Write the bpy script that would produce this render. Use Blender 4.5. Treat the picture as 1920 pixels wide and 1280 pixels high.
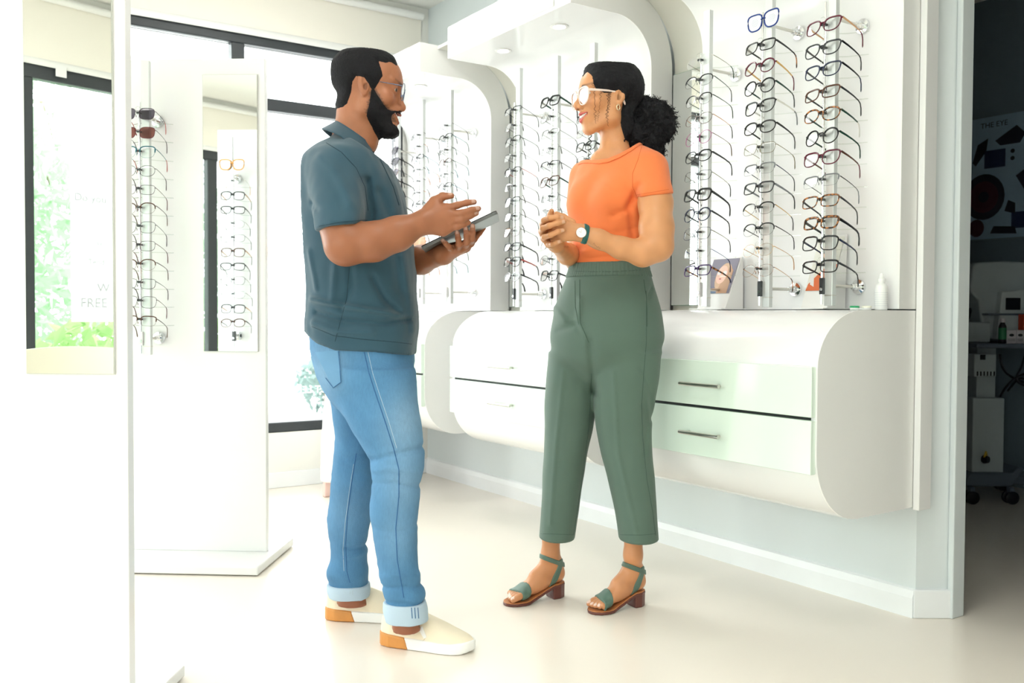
import bpy, bmesh, math, random, os
import numpy as np
from mathutils import Vector, Matrix
from mathutils.bvhtree import BVHTree

for _o in list(bpy.data.objects):
    bpy.data.objects.remove(_o)
SC = bpy.context.scene
COL = SC.collection

# ------------------------------------------------------------------ camera
FPX, CAMH = 1736.0, 0.94
PITCH, ROLL, YAW = math.radians(-1.58), math.radians(0.25), math.radians(33.75)
FW = np.array([math.sin(YAW) * math.cos(PITCH), math.cos(YAW) * math.cos(PITCH), math.sin(PITCH)])
R0 = np.array([math.cos(YAW), -math.sin(YAW), 0.0])
U0 = np.cross(R0, FW)
RT = R0 * math.cos(ROLL) + U0 * math.sin(ROLL)
UP = -R0 * math.sin(ROLL) + U0 * math.cos(ROLL)
FH = np.array([math.sin(YAW), math.cos(YAW), 0.0])
CAM = np.array([0.0, 0.0, CAMH])
cam_data = bpy.data.cameras.new('camera')
cam_data.sensor_width = 36.0
cam_data.lens = 36.0 * FPX / 1920.0
cam_data.clip_start = 0.05
cam_data.dof.use_dof = True
cam_data.dof.focus_distance = 2.75
cam_data.dof.aperture_fstop = 5.0
cam = bpy.data.objects.new('camera', cam_data)
COL.objects.link(cam)
cam.matrix_world = Matrix(((RT[0], UP[0], -FW[0], CAM[0]), (RT[1], UP[1], -FW[1], CAM[1]),
                           (RT[2], UP[2], -FW[2], CAM[2]), (0, 0, 0, 1)))
SC.camera = cam

# ------------------------------------------------------------------ world, exposure
WORLD_STRENGTH = 5.6
w = bpy.data.worlds.new('overcast_sky')
w.use_nodes = True
SC.world = w
_bg = w.node_tree.nodes['Background']
_bg.inputs[0].default_value = (0.98, 0.985, 1.0, 1)
_bg.inputs[1].default_value = WORLD_STRENGTH
SC.view_settings.view_transform = 'Standard'
SC.view_settings.look = 'None'
SC.view_settings.gamma = 1
SC.view_settings.use_curve_mapping = False
SC.view_settings.exposure = 0.48
SC.cycles.use_denoising = True
SC.cycles.max_bounces = 10
SC.cycles.diffuse_bounces = 5
SC.cycles.glossy_bounces = 5
SC.cycles.transparent_max_bounces = 40
SC.cycles.sample_clamp_indirect = 6.0
SC.cycles.caustics_reflective = False
SC.cycles.caustics_refractive = False
FILL_STRENGTH = 9.0

def portal(name, loc, rot, sx, sy):
    l = bpy.data.lights.new(name, 'AREA')
    l.shape = 'RECTANGLE'; l.size = sx; l.size_y = sy
    l.cycles.is_portal = True
    o = bpy.data.objects.new(name, l); COL.objects.link(o)
    o.location = loc; o.rotation_euler = rot
portal('window_portal', (-0.1, 4.86, 1.36), (math.radians(-90), 0, 0), 5.2, 2.1)
portal('side_window_portal', (-2.81, 1.2, 1.36), (0, math.radians(-90), 0), 2.1, 5.6)

# ------------------------------------------------------------------ pixel helpers
def ray(px, py):
    return FW + RT * (px - 960) / FPX + UP * (640 - py) / FPX
def onx(px, py, X):
    d = ray(px, py); return CAM + d * X / d[0]
def onz(px, py, z=0.0):
    d = ray(px, py); return CAM + d * (z - CAMH) / d[2]
def onplane(px, py, n, c):
    d = ray(px, py); n = np.array(n); return CAM + d * (c - CAM @ n) / (d @ n)
def L(px, py, b):
    """point at horizontal depth b on the pixel's ray, in view aligned (right, depth, up)"""
    d = ray(px, py); p = CAM + d * (b / (d @ FH))
    return np.array([p @ R0, p @ FH, p[2]])
def L2W(v):
    v = np.asarray(v)
    return v[..., 0:1] * R0 + v[..., 1:2] * FH + v[..., 2:3] * np.array([0, 0, 1.0])
def W2L(p):
    p = np.asarray(p); return np.stack([p @ R0, p @ FH, p[..., 2]], -1)

# ------------------------------------------------------------------ materials
def srgb(r, g, b):
    f = lambda c: (c / 255 / 12.92) if c / 255 <= 0.04045 else ((c / 255 + 0.055) / 1.055) ** 2.4
    return (f(r), f(g), f(b), 1)
MATS = {}
def mat(name, col, rough=0.5, metal=0.0, spec=0.5, bump=0.0, bscale=200.0, var=0.0, vscale=6.0, coat=0.0,
        emit=0.0, vcol=False, sss=0.0, sheen=0.0, stretch=None, transl=0.0):
    if name in MATS: return MATS[name]
    m = bpy.data.materials.new(name); m.use_nodes = True
    nt = m.node_tree; B = nt.nodes['Principled BSDF']
    B.inputs['Base Color'].default_value = col
    B.inputs['Roughness'].default_value = rough
    B.inputs['Metallic'].default_value = metal
    B.inputs['Specular IOR Level'].default_value = spec
    if coat:
        B.inputs['Coat Weight'].default_value = coat; B.inputs['Coat Roughness'].default_value = 0.08
    if sss:
        B.inputs['Subsurface Weight'].default_value = sss
        B.inputs['Subsurface Radius'].default_value = (0.012, 0.005, 0.003)
        B.inputs['Subsurface Scale'].default_value = 1.0
    if sheen:
        B.inputs['Sheen Weight'].default_value = sheen; B.inputs['Sheen Roughness'].default_value = 0.5
    if emit:
        B.inputs['Emission Color'].default_value = col; B.inputs['Emission Strength'].default_value = emit
    if transl:
        B.inputs['Transmission Weight'].default_value = transl
    src = None
    if vcol:
        a = nt.nodes.new('ShaderNodeVertexColor'); a.layer_name = 'col'; src = a.outputs['Color']
    tc = None
    def coords(stretchy):
        nonlocal tc
        if tc is None: tc = nt.nodes.new('ShaderNodeTexCoord')
        if stretchy:
            mp = nt.nodes.new('ShaderNodeMapping'); mp.inputs['Scale'].default_value = stretchy
            nt.links.new(tc.outputs['Object'], mp.inputs['Vector']); return mp.outputs['Vector']
        return tc.outputs['Object']
    if var:
        n = nt.nodes.new('ShaderNodeTexNoise'); n.inputs['Scale'].default_value = vscale
        n.inputs['Detail'].default_value = 5
        nt.links.new(coords(stretch), n.inputs['Vector'])
        rmp = nt.nodes.new('ShaderNodeMapRange')
        rmp.inputs['From Min'].default_value = 0.3; rmp.inputs['From Max'].default_value = 0.7
        rmp.inputs['To Min'].default_value = 1 - var; rmp.inputs['To Max'].default_value = 1 + var
        nt.links.new(n.outputs['Fac'], rmp.inputs['Value'])
        mx = nt.nodes.new('ShaderNodeVectorMath'); mx.operation = 'SCALE'
        if src: nt.links.new(src, mx.inputs[0])
        else: mx.inputs[0].default_value = col[:3]
        nt.links.new(rmp.outputs[0], mx.inputs['Scale'])
        nt.links.new(mx.outputs[0], B.inputs['Base Color'])
    elif src:
        nt.links.new(src, B.inputs['Base Color'])
    if bump:
        n = nt.nodes.new('ShaderNodeTexNoise'); n.inputs['Scale'].default_value = bscale
        n.inputs['Detail'].default_value = 3
        nt.links.new(coords(stretch), n.inputs['Vector'])
        bp = nt.nodes.new('ShaderNodeBump'); bp.inputs['Strength'].default_value = bump
        bp.inputs['Distance'].default_value = 0.002
        nt.links.new(n.outputs['Fac'], bp.inputs['Height'])
        nt.links.new(bp.outputs[0], B.inputs['Normal'])
    MATS[name] = m
    return m

def glass(name, tint=(1, 1, 1, 1), gloss=0.06, rough=0.0):
    """thin clear sheet: transparent body with a faint Fresnel-like gloss"""
    if name in MATS: return MATS[name]
    m = bpy.data.materials.new(name); m.use_nodes = True
    nt = m.node_tree; nt.nodes.clear()
    o = nt.nodes.new('ShaderNodeOutputMaterial'); t = nt.nodes.new('ShaderNodeBsdfTransparent')
    g = nt.nodes.new('ShaderNodeBsdfGlossy'); mx = nt.nodes.new('ShaderNodeMixShader')
    t.inputs[0].default_value = tint; g.inputs['Roughness'].default_value = rough
    lw = nt.nodes.new('ShaderNodeLayerWeight'); lw.inputs[0].default_value = 0.12
    ma = nt.nodes.new('ShaderNodeMath'); ma.operation = 'MULTIPLY_ADD'
    ma.inputs[1].default_value = 0.5; ma.inputs[2].default_value = gloss
    nt.links.new(lw.outputs['Fresnel'], ma.inputs[0])
    nt.links.new(ma.outputs[0], mx.inputs[0]); nt.links.new(t.outputs[0], mx.inputs[1])
    nt.links.new(g.outputs[0], mx.inputs[2]); nt.links.new(mx.outputs[0], o.inputs[0])
    MATS[name] = m
    return m

def translucent(name, col, clear=0.0):
    if name in MATS: return MATS[name]
    m = bpy.data.materials.new(name); m.use_nodes = True
    nt = m.node_tree; nt.nodes.clear()
    o = nt.nodes.new('ShaderNodeOutputMaterial'); t = nt.nodes.new('ShaderNodeBsdfTranslucent')
    d = nt.nodes.new('ShaderNodeBsdfDiffuse'); mx = nt.nodes.new('ShaderNodeMixShader')
    t.inputs[0].default_value = col; d.inputs[0].default_value = col; mx.inputs[0].default_value = 0.5
    nt.links.new(t.outputs[0], mx.inputs[1]); nt.links.new(d.outputs[0], mx.inputs[2])
    last = mx
    if clear:
        tr = nt.nodes.new('ShaderNodeBsdfTransparent'); m2 = nt.nodes.new('ShaderNodeMixShader')
        m2.inputs[0].default_value = clear
        nt.links.new(mx.outputs[0], m2.inputs[1]); nt.links.new(tr.outputs[0], m2.inputs[2]); last = m2
    nt.links.new(last.outputs[0], o.inputs[0])
    MATS[name] = m
    return m

WHITE = mat('white_lacquer', (0.82, 0.82, 0.82, 1), 0.18, spec=0.5, var=0.012, vscale=3)
WHITE_SATIN = mat('white_satin', (0.8, 0.798, 0.785, 1), 0.4, var=0.015, vscale=4)
PLASTER = mat('white_plaster', (0.8, 0.79, 0.75, 1), 0.8, bump=0.05, bscale=60, var=0.02, vscale=2)
GREYGREEN = mat('pale_grey_green_paint', srgb(212, 219, 221), 0.65, bump=0.06, bscale=70, var=0.02, vscale=2)
SKIRT = mat('white_skirting', (0.82, 0.84, 0.86, 1), 0.4, var=0.02, vscale=8)
MINT = mat('mint_glass_front', srgb(222, 237, 225), 0.12, var=0.015, vscale=4, coat=0.3)
BLACKGAP = mat('dark_gap', (0.01, 0.012, 0.012, 1), 0.6)
STEEL = mat('brushed_steel', (0.62, 0.6, 0.55, 1), 0.28, metal=1.0, bump=0.1, bscale=300)
CHROME = mat('chrome', (0.82, 0.83, 0.84, 1), 0.08, metal=1.0)
ALU = mat('satin_aluminium', (0.66, 0.68, 0.67, 1), 0.35, metal=0.55)
MIRROR = mat('mirror_silver', (0.9, 0.93, 0.91, 1), 0.0, metal=1.0)
GLASSEDGE = mat('green_glass_edge', srgb(120, 160, 140), 0.2)
WINFRAME = mat('charcoal_window_frame', srgb(52, 56, 60), 0.45, var=0.04, vscale=10)
BLIND = mat('cream_blind_fabric', srgb(236, 231, 221), 0.85, bump=0.1, bscale=400)
PANE = glass('window_glass', (0.98, 1, 0.99, 1), 0.02)
ACRYLIC = glass('clear_acrylic', (0.93, 0.95, 0.93, 1), 0.12, 0.05)

# ------------------------------------------------------------------ mesh helpers
def link(name, me, m=None, parent=None):
    o = bpy.data.objects.new(name, me); COL.objects.link(o)
    if m is not None and me is not None:
        me.materials.clear(); me.materials.append(m)
    if parent is not None: o.parent = parent
    return o
def tag(o, label=None, cat=None, group=None, kind=None):
    if label: o['label'] = label
    if cat: o['category'] = cat
    if group: o['group'] = group
    if kind: o['kind'] = kind
    return o
def empty(name, loc=(0, 0, 0), rz=0.0, label=None, cat=None, group=None):
    o = bpy.data.objects.new(name, None); COL.objects.link(o)
    o.empty_display_size = 0.05
    o.location = loc; o.rotation_euler = (0, 0, rz)
    return tag(o, label, cat, group)
class MB:
    """collects shapes into one mesh"""
    def __init__(s): s.v = []; s.f = []; s.mi = []
    def add(s, v, f, mi=0):
        n = len(s.v); s.v.extend([tuple(map(float, q)) for q in v]); s.f.extend([tuple(i + n for i in q) for q in f])
        s.mi.extend([mi] * len(f)); return s
    def box(s, lo, hi, mi=0):
        x0, y0, z0 = lo; x1, y1, z1 = hi
        v = [(x0, y0, z0), (x1, y0, z0), (x1, y1, z0), (x0, y1, z0), (x0, y0, z1), (x1, y0, z1), (x1, y1, z1), (x0, y1, z1)]
        return s.add(v, [(0, 3, 2, 1), (4, 5, 6, 7), (0, 1, 5, 4), (1, 2, 6, 5), (2, 3, 7, 6), (3, 0, 4, 7)], mi)
    def tube(s, pts, r, n=8, closed=False, mi=0, flat=None, cap=True):
        """sweep; r a number or list; flat=(ru, rv) elliptical about the world-up-ish frame"""
        pts = [np.array(p, float) for p in pts]; k = len(pts)
        rr = [r] * k if np.isscalar(r) else list(r)
        base = len(s.v); prev = None
        for i in range(k):
            if closed: t = pts[(i + 1) % k] - pts[i - 1]
            else: t = pts[min(i + 1, k - 1)] - pts[max(i - 1, 0)]
            t = t / (np.linalg.norm(t) + 1e-12)
            if flat is not None:
                u = np.array([0, 0, 1.0]); u = u - t * (u @ t)
                if np.linalg.norm(u) < 1e-4: u = np.array([1.0, 0, 0]) - t * t[0]
            elif prev is None:
                u = np.array([0, 0, 1.0]) if abs(t[2]) < 0.9 else np.array([1.0, 0, 0]); u = u - t * (u @ t)
            else: u = prev - t * (prev @ t)
            u = u / (np.linalg.norm(u) + 1e-12); prev = u; v = np.cross(t, u)
            a, b = (rr[i], rr[i]) if flat is None else (flat[0] * rr[i], flat[1] * rr[i])
            for j in range(n):
                th = 2 * math.pi * j / n
                s.v.append(tuple(pts[i] + u * a * math.cos(th) + v * b * math.sin(th)))
        m = k if closed else k - 1
        for i in range(m):
            i2 = (i + 1) % k
            for j in range(n):
                j2 = (j + 1) % n
                s.f.append((base + i * n + j, base + i * n + j2, base + i2 * n + j2, base + i2 * n + j)); s.mi.append(mi)
        if cap and not closed:
            s.f.append(tuple(base + j for j in reversed(range(n)))); s.mi.append(mi)
            s.f.append(tuple(base + (k - 1) * n + j for j in range(n))); s.mi.append(mi)
        return s
    def lathe(s, prof, n=24, c=(0, 0, 0), mi=0, axis='z'):
        base = len(s.v); k = len(prof)
        for (r, z) in prof:
            for j in range(n):
                th = 2 * math.pi * j / n; x, y = r * math.cos(th), r * math.sin(th)
                q = (x, y, z) if axis == 'z' else ((z, x, y) if axis == 'x' else (y, z, x))
                s.v.append((c[0] + q[0], c[1] + q[1], c[2] + q[2]))
        for i in range(k - 1):
            for j in range(n):
                j2 = (j + 1) % n
                s.f.append((base + i * n + j, base + i * n + j2, base + (i + 1) * n + j2, base + (i + 1) * n + j)); s.mi.append(mi)
        s.f.append(tuple(base + j for j in reversed(range(n)))); s.mi.append(mi)
        s.f.append(tuple(base + (k - 1) * n + j for j in range(n))); s.mi.append(mi)
        return s
    def prism(s, poly, lo, hi, axis='y', mi=0):
        """extrude a closed 2D outline along an axis: axis y takes (x,z), axis x takes (y,z), axis z takes (x,y)"""
        def q(p, t):
            return (p[0], t, p[1]) if axis == 'y' else ((t, p[0], p[1]) if axis == 'x' else (p[0], p[1], t))
        n = len(poly)
        v = [q(p, lo) for p in poly] + [q(p, hi) for p in poly]
        f = [tuple(range(n)), tuple(range(2 * n - 1, n - 1, -1))]
        f += [(i, i + n, (i + 1) % n + n, (i + 1) % n) for i in range(n)]
        return s.add(v, f, mi)
    def mesh(s, name, smooth=None, bevel=0.0, seg=2):
        me = bpy.data.meshes.new(name); me.from_pydata(s.v, [], s.f); me.update()
        me.polygons.foreach_set('material_index', s.mi)
        bm = bmesh.new(); bm.from_mesh(me)
        bmesh.ops.recalc_face_normals(bm, faces=bm.faces)
        if bevel:
            ed = [e for e in bm.edges if len(e.link_faces) == 2 and e.calc_face_angle(0) > 0.6]
            bmesh.ops.bevel(bm, geom=ed, offset=bevel, segments=seg, affect='EDGES', profile=0.5)
        bm.to_mesh(me); bm.free()
        if smooth is not None: smooth_angle(me, smooth)
        return me
    def obj(s, name, m, parent=None, smooth=None, bevel=0.0, mats=None, seg=2):
        me = s.mesh(name, smooth, bevel, seg)
        o = link(name, me, m, parent)
        for x in (mats or []): me.materials.append(x)
        return o
def smooth_angle(me, deg):
    me.polygons.foreach_set('use_smooth', [True] * len(me.polygons))
    bm = bmesh.new(); bm.from_mesh(me); th = math.radians(deg)
    for e in bm.edges: e.smooth = not (len(e.link_faces) == 2 and e.calc_face_angle(0) > th)
    bm.to_mesh(me); bm.free()
def arc(cx, cz, r, a0, a1, n=10):
    return [(cx + r * math.cos(math.radians(a0 + (a1 - a0) * i / n)), cz + r * math.sin(math.radians(a0 + (a1 - a0) * i / n))) for i in range(n + 1)]
def text_mesh(body, size, extrude=0.0004, name='lettering', align='LEFT'):
    cu = bpy.data.curves.new('tmp_text', 'FONT'); cu.body = body; cu.size = size; cu.extrude = extrude; cu.align_x = align
    cu.resolution_u = 3
    o = bpy.data.objects.new('tmp_text', cu); COL.objects.link(o)
    dg = bpy.context.evaluated_depsgraph_get()
    me = bpy.data.meshes.new_from_object(o.evaluated_get(dg)); me.name = name
    bpy.data.objects.remove(o); bpy.data.curves.remove(cu)
    return me
def struct(name, mb, m, **k):
    return tag(mb.obj(name, m, **k), kind='structure')

# ================================================================== the room
XW, YW, XL, YB, CEIL = 2.655, 4.88, -2.83, -2.6, 2.75
FLOORM = mat('cream_vinyl_floor', srgb(238, 229, 218), 0.2, spec=0.45, var=0.02, vscale=1.4, bump=0.02, bscale=25)
struct('floor', MB().box((XL - 0.1, YB - 0.1, -0.06), (6.2, YW + 0.1, 0)), FLOORM)
struct('ceiling', MB().box((XL - 0.1, YB - 0.1, CEIL), (6.2, YW + 0.1, CEIL + 0.08)), PLASTER)
# right hand wall with the clipped corner and the doorway beside it
WE = (XW, 1.69); WC = (2.745, 1.634)
right_poly = [(XW, YW), (XW, 1.69), (2.745, 1.634), (2.80, 1.634), (2.80, YW)]
struct('wall_right', MB().prism(right_poly, 0, CEIL, 'z'), GREYGREEN)
struct('wall_right_far', MB().box((XW, YB, 0), (2.80, 0.72, CEIL)), GREYGREEN)
struct('wall_right_lintel', MB().box((XW, 0.72, 2.3), (2.80, 1.634, CEIL)), GREYGREEN)
struct('wall_back', MB().box((XL - 0.1, YB - 0.1, 0), (XW, YB, CEIL)), PLASTER)
# skirting boards
sk = [(0, 0), (-0.016, 0), (-0.016, 0.062), (-0.009, 0.085), (0, 0.09)]
struct('baseboard_right', MB().prism([(XW + x, z) for x, z in sk], 1.69, YW, 'y'), SKIRT)
mb = MB()
p0 = np.array([XW - 0.016, 1.69 - 0.004]); p1 = np.array([2.742, 1.618]); 
mb.prism([(p0[0], p0[1]), (p1[0], p1[1]), (2.752, 1.634), (XW, 1.70)], 0, 0.09, 'z')
struct('baseboard_corner', mb, SKIRT, bevel=0.004)
# door lining beside the clipped corner
struct('trim_1', MB().box((2.735, 1.615, 0.0), (2.80, 1.634, 2.3)), GREYGREEN, bevel=0.004)

# window walls: sill wall below, blind box above
def window_wall(pref, axis, pos, t, lo, hi, sill, head, label):
    """axis 'x': wall runs along x at y=pos; axis 'y': runs along y at x=pos; t outward thickness (signed)"""
    def bx(a0, a1, z0, z1, d0, d1):
        m = MB(); d0, d1 = sorted((d0, d1))
        if axis == 'x': m.box((a0, d0, z0), (a1, d1, z1))
        else: m.box((d0, a0, z0), (d1, a1, z1))
        return m
    struct('wall_' + pref + '_sill', bx(lo, hi, 0, sill, pos, pos + t), PLASTER)
    struct('wall_' + pref + '_head', bx(lo, hi, head, CEIL, pos, pos + t), PLASTER)
    struct('baseboard_' + pref, bx(lo, hi, 0, 0.085, pos - 0.014 * np.sign(t), pos), SKIRT, bevel=0.004)
    return bx
bx = window_wall('window', 'x', YW, 0.16, XL - 0.1, XW + 0.15, 0.30, 2.43, '')
struct('wall_window_pier', MB().box((2.49, YW, 0.30), (XW + 0.15, YW + 0.16, 2.43)), PLASTER)

def window(num, bx, pos, sgn, mulls, lo, hi, z0, z1, tz, mw=0.035, th=0.06):
    root = tag(bpy.data.objects.new('window_%d' % num, None), kind='structure'); COL.objects.link(root)
    d0, d1 = pos + 0.005 * sgn, pos + 0.075 * sgn
    def part(nm, a0, a1, za, zb, e0=None, e1=None, m=WINFRAME, bev=0.006):
        bx(a0, a1, za, zb, d0 if e0 is None else e0, d1 if e1 is None else e1).obj(nm, m, root, bevel=bev)
    part('top_rail', lo, hi, z1 - th, z1); part('bottom_rail', lo, hi, z0, z0 + 0.055)
    if tz: part('transom', lo, hi, tz, tz + 0.065)
    edges = [lo] + list(mulls) + [hi]
    for x in mulls: part('mullion', x - mw, x + mw, z0 + 0.055, z1 - th)
    part('jamb', lo, lo + 0.04, z0 + 0.055, z1 - th); part('jamb', hi - 0.04, hi, z0 + 0.055, z1 - th)
    for a, b in zip(edges[:-1], edges[1:]):
        rows = ((z0 + 0.055, tz), (tz + 0.065, z1 - th)) if tz else ((z0 + 0.055, z1 - th),)
        for za, zb in rows:
            part('pane', a + 0.03, b - 0.03, za, zb, pos + 0.035 * sgn, pos + 0.041 * sgn, PANE, 0)
    return root
window(1, bx, YW, 1, [1.525, 0.25, -1.05], XL + 0.25, 2.49, 0.30, 2.43, 2.037)
bx2 = window_wall('side', 'y', XL, -0.16, YB, YW + 0.16, 0.30, 2.345, '')
struct('wall_side_pier', MB().box((XL - 0.16, 4.2, 0.30), (XL, YW, 2.43)), PLASTER)
struct('wall_side_corner', MB().box((XL - 0.16, YW, 0.30), (XL + 0.25, YW + 0.16, 2.43)), PLASTER)
struct('wall_side_rear_pier', MB().box((XL - 0.16, YB, 0.30), (XL, -1.7, 2.43)), PLASTER)
window(2, bx2, XL, -1, [2.9, 1.145, -0.6], -1.7, 4.2, 0.30, 2.345, None, 0.046, 0.1)

# roller blinds, drawn up under the ceiling on both window walls
def blind(nm, a0, a1, axis, pos, sgn, z0, label, tagged=False):
    e = empty(nm, (0, 0, 0), 0, label, 'blind')
    m = MB(); d0, d1 = pos - 0.012 * sgn, pos - 0.009 * sgn
    if axis == 'x': m.box((a0, min(d0, d1), z0 + 0.03), (a1, max(d0, d1), 2.70))
    else: m.box((min(d0, d1), a0, z0 + 0.03), (max(d0, d1), a1, 2.70))
    m.obj('fabric', BLIND, e)
    m = MB()
    q = (lambda t: (t, pos - 0.011 * sgn, z0 + 0.02)) if axis == 'x' else (lambda t: (pos - 0.011 * sgn, t, z0 + 0.02))
    m.tube([q(a0), q(a1)], 1.0, 10, flat=(0.02, 0.009)); m.obj('bottom_bar', WHITE_SATIN, e, smooth=40)
    m = MB()
    q = (lambda t: (t, pos - 0.03 * sgn, 2.69)) if axis == 'x' else (lambda t: (pos - 0.03 * sgn, t, 2.69))
    m.tube([q(a0), q(a1)], 0.022, 12); m.obj('roller', WHITE_SATIN, e, smooth=40)
    if tagged:
        m = MB(); m.box((pos - 0.024 * sgn, 0.93, z0 - 0.045), (pos - 0.022 * sgn, 0.99, z0 + 0.02)); m.obj('paper_tag', mat('paper', (0.8, 0.8, 0.8, 1), 0.8), e)
    return e
blind('roller_blind', -2.5, 2.60, 'x', YW, 1, 2.415, 'cream roller blind rolled up above the far charcoal framed window')
blind('roller_blind', -1.65, 4.2, 'y', XL, -1, 2.315, 'cream roller blind with a small paper tag, reflected in the nearest panel mirror', True)

# fill panels added under the ceiling, out of the frame, to brighten the shop
PANELM = mat('fill_panel_glow', (1, 0.99, 0.96, 1), 0.5, emit=FILL_STRENGTH)
for i, (x, y, nm) in enumerate(((0.9, 1.2, 'over the shoppers'), (-1.4, 1.2, 'over the side window'), (0.9, -1.2, 'behind the camera'), (-1.2, 3.6, 'by the far window'), (1.5, 3.7, 'over the far racks'))):
    e = empty('added_fill_light', (x, y, CEIL), 0, 'square flat added fill light panel %s' % nm, 'fill light', 'added fill light panels')
    MB().box((-0.32, -0.32, -0.02), (0.32, 0.32, -0.001)).obj('frame', WHITE_SATIN, e, bevel=0.003)
    MB().box((-0.29, -0.29, -0.024), (0.29, 0.29, -0.0205)).obj('fill_glow', PANELM, e)

# ------------------------------------------------------------------ outside
struct('ground_outside', MB().box((-16, -8, -0.12), (16, 22, -0.08)), mat('pale_paving', (0.62, 0.62, 0.6, 1), 0.9, var=0.06, vscale=3))
def leaf_cloud(name, n, spread, size, seed, m, parent, shape=None, elong=1.6):
    rng = np.random.default_rng(seed)
    V = []; Fc = []
    for i in range(n):
        while True:
            p = rng.uniform(-1, 1, 3)
            if p @ p < 1: break
        if shape: p = shape(p, rng)
        p = p * np.array(spread)
        a = rng.normal(size=3); a /= np.linalg.norm(a); b = np.cross(a, rng.normal(size=3)); b /= np.linalg.norm(b); c = np.cross(a, b)
        s = size * rng.uniform(0.6, 1.3); k = len(V)
        V += [tuple(p + a * s * elong), tuple(p + b * s * 0.6 + c * s * 0.12), tuple(p - a * s * elong), tuple(p - b * s * 0.6 + c * s * 0.12)]
        Fc += [(k, k + 1, k + 2), (k, k + 2, k + 3)]
    me = bpy.data.meshes.new(name); me.from_pydata(V, [], Fc); me.update()
    return tag(link(name, me, m, parent), kind='stuff')
LEAF1 = translucent('pale_hedge_leaf', srgb(128, 146, 142)); LEAF2 = translucent('willow_leaf', srgb(172, 198, 168)); LEAF3 = translucent('shrub_leaf', srgb(160, 192, 130))
BARK = mat('bark', srgb(120, 105, 90), 0.9, bump=0.6, bscale=40, var=0.2, vscale=8)
e = empty('hedge', (4.05, 8.4, -0.08), 0.6, 'low pale hedge outside the far window, behind the man', 'hedge')
leaf_cloud('foliage', 3800, (1.3, 0.5, 0.40), 0.035, 3, LEAF1, e, lambda p, r: p * np.array([1, 1, 1]) + np.array([0, 0, 1.0]))
mb = MB()
for i in range(9): mb.tube([(-1 + i * 0.25, 0, 0), (-1 + i * 0.25 + 0.03, 0.03, 0.4)], 0.012, 5)
mb.obj('stem', BARK, e)
def tree(x, y, h, seed, label):
    e = empty('willow_tree', (x, y, -0.08), 0, label, 'tree')
    rng = random.Random(seed); mb = MB()
    mb.tube([(0, 0, 0), (0.05, 0.04, 1.0), (-0.03, 0.1, 2.0), (0.06, 0.0, h)], [0.16, 0.12, 0.10, 0.05], 10)
    for k in range(12):
        z = 1.2 + k * 0.2; an = k * 2.1
        mb.tube([(0, 0, z), (0.5 * math.cos(an), 0.5 * math.sin(an), z + 0.5), (1.0 * math.cos(an), 1.0 * math.sin(an), z + 0.55), (1.2 * math.cos(an), 1.2 * math.sin(an), z + 0.1)], [0.04, 0.03, 0.018, 0.008], 6)
    mb.obj('trunk', BARK, e, smooth=50)
    def droop(p, r):
        rr = math.hypot(p[0], p[1]); return np.array([p[0], p[1], 1.05 + p[2] - 0.5 * rr * r.uniform(0, 1)])
    leaf_cloud('foliage', 7000, (1.7, 1.7, h * 0.5), 0.05, seed, LEAF2, e, droop, 2.2)
tree(-7.6, -0.3, 3.6, 5, 'pale green willow tree outside the side window, reflected in the nearest panel mirror')
tree(-9.0, 4.2, 3.8, 6, 'second willow tree further along outside the side window')
e = empty('leafy_shrub', (-3.75, 0.36, -0.08), 0, 'broad leaved green shrub outside the side window, above the reflected chair', 'shrub')
leaf_cloud('foliage', 520, (0.5, 0.5, 0.42), 0.055, 8, LEAF3, e, lambda p, r: p + np.array([0, 0, 1.35]), 1.2)
mb = MB()
for k in range(7):
    an = k * 0.9; mb.tube([(0, 0, 0), (0.15 * math.cos(an), 0.15 * math.sin(an), 0.4), (0.35 * math.cos(an), 0.35 * math.sin(an), 0.8)], [0.014, 0.01, 0.005], 5)
mb.obj('stem', BARK, e)

# lettering on the glass: reads from the street
me = text_mesh('CONTACT LENSES', 0.058)
o = link('lettering', me, translucent('white_vinyl', (0.95, 0.95, 0.95, 1)))
o.rotation_euler = (math.radians(90), 0, math.radians(180)); o.location = (2.245, YW + 0.044, 0.505)
o.parent = bpy.data.objects['window_1']
# poster hung inside the side window, reads correctly in the mirror
e = empty('window_poster', (XL - 0.028, 0.89, 0.895), 0, 'white window poster with faint lettering, reflected in the nearest panel mirror', 'poster')
MB().box((-0.002, -0.62, 0), (0.0, 0.0, 1.08)).obj('sheet', translucent('poster_paper', (0.93, 0.93, 0.94, 1)), e)
INK = translucent('pale_grey_ink', srgb(226, 228, 232))
for body, dy, z, size in (('Do you', 0.02, 0.70, 0.062), ('Re', 0.14, 0.45, 0.04), ('Tend', 0.098, 0.335, 0.046), ('W', 0.15, 0.175, 0.072), ('FREE', 0.05, 0.085, 0.078)):
    for side in (1, -1):
        me = text_mesh(body, size, 0.0003)
        o = link('lettering', me, INK, e)
        o.rotation_euler = (math.radians(90), 0, math.radians(-90)); o.location = (-0.003 if side < 0 else 0.001, -dy, z)

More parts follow.
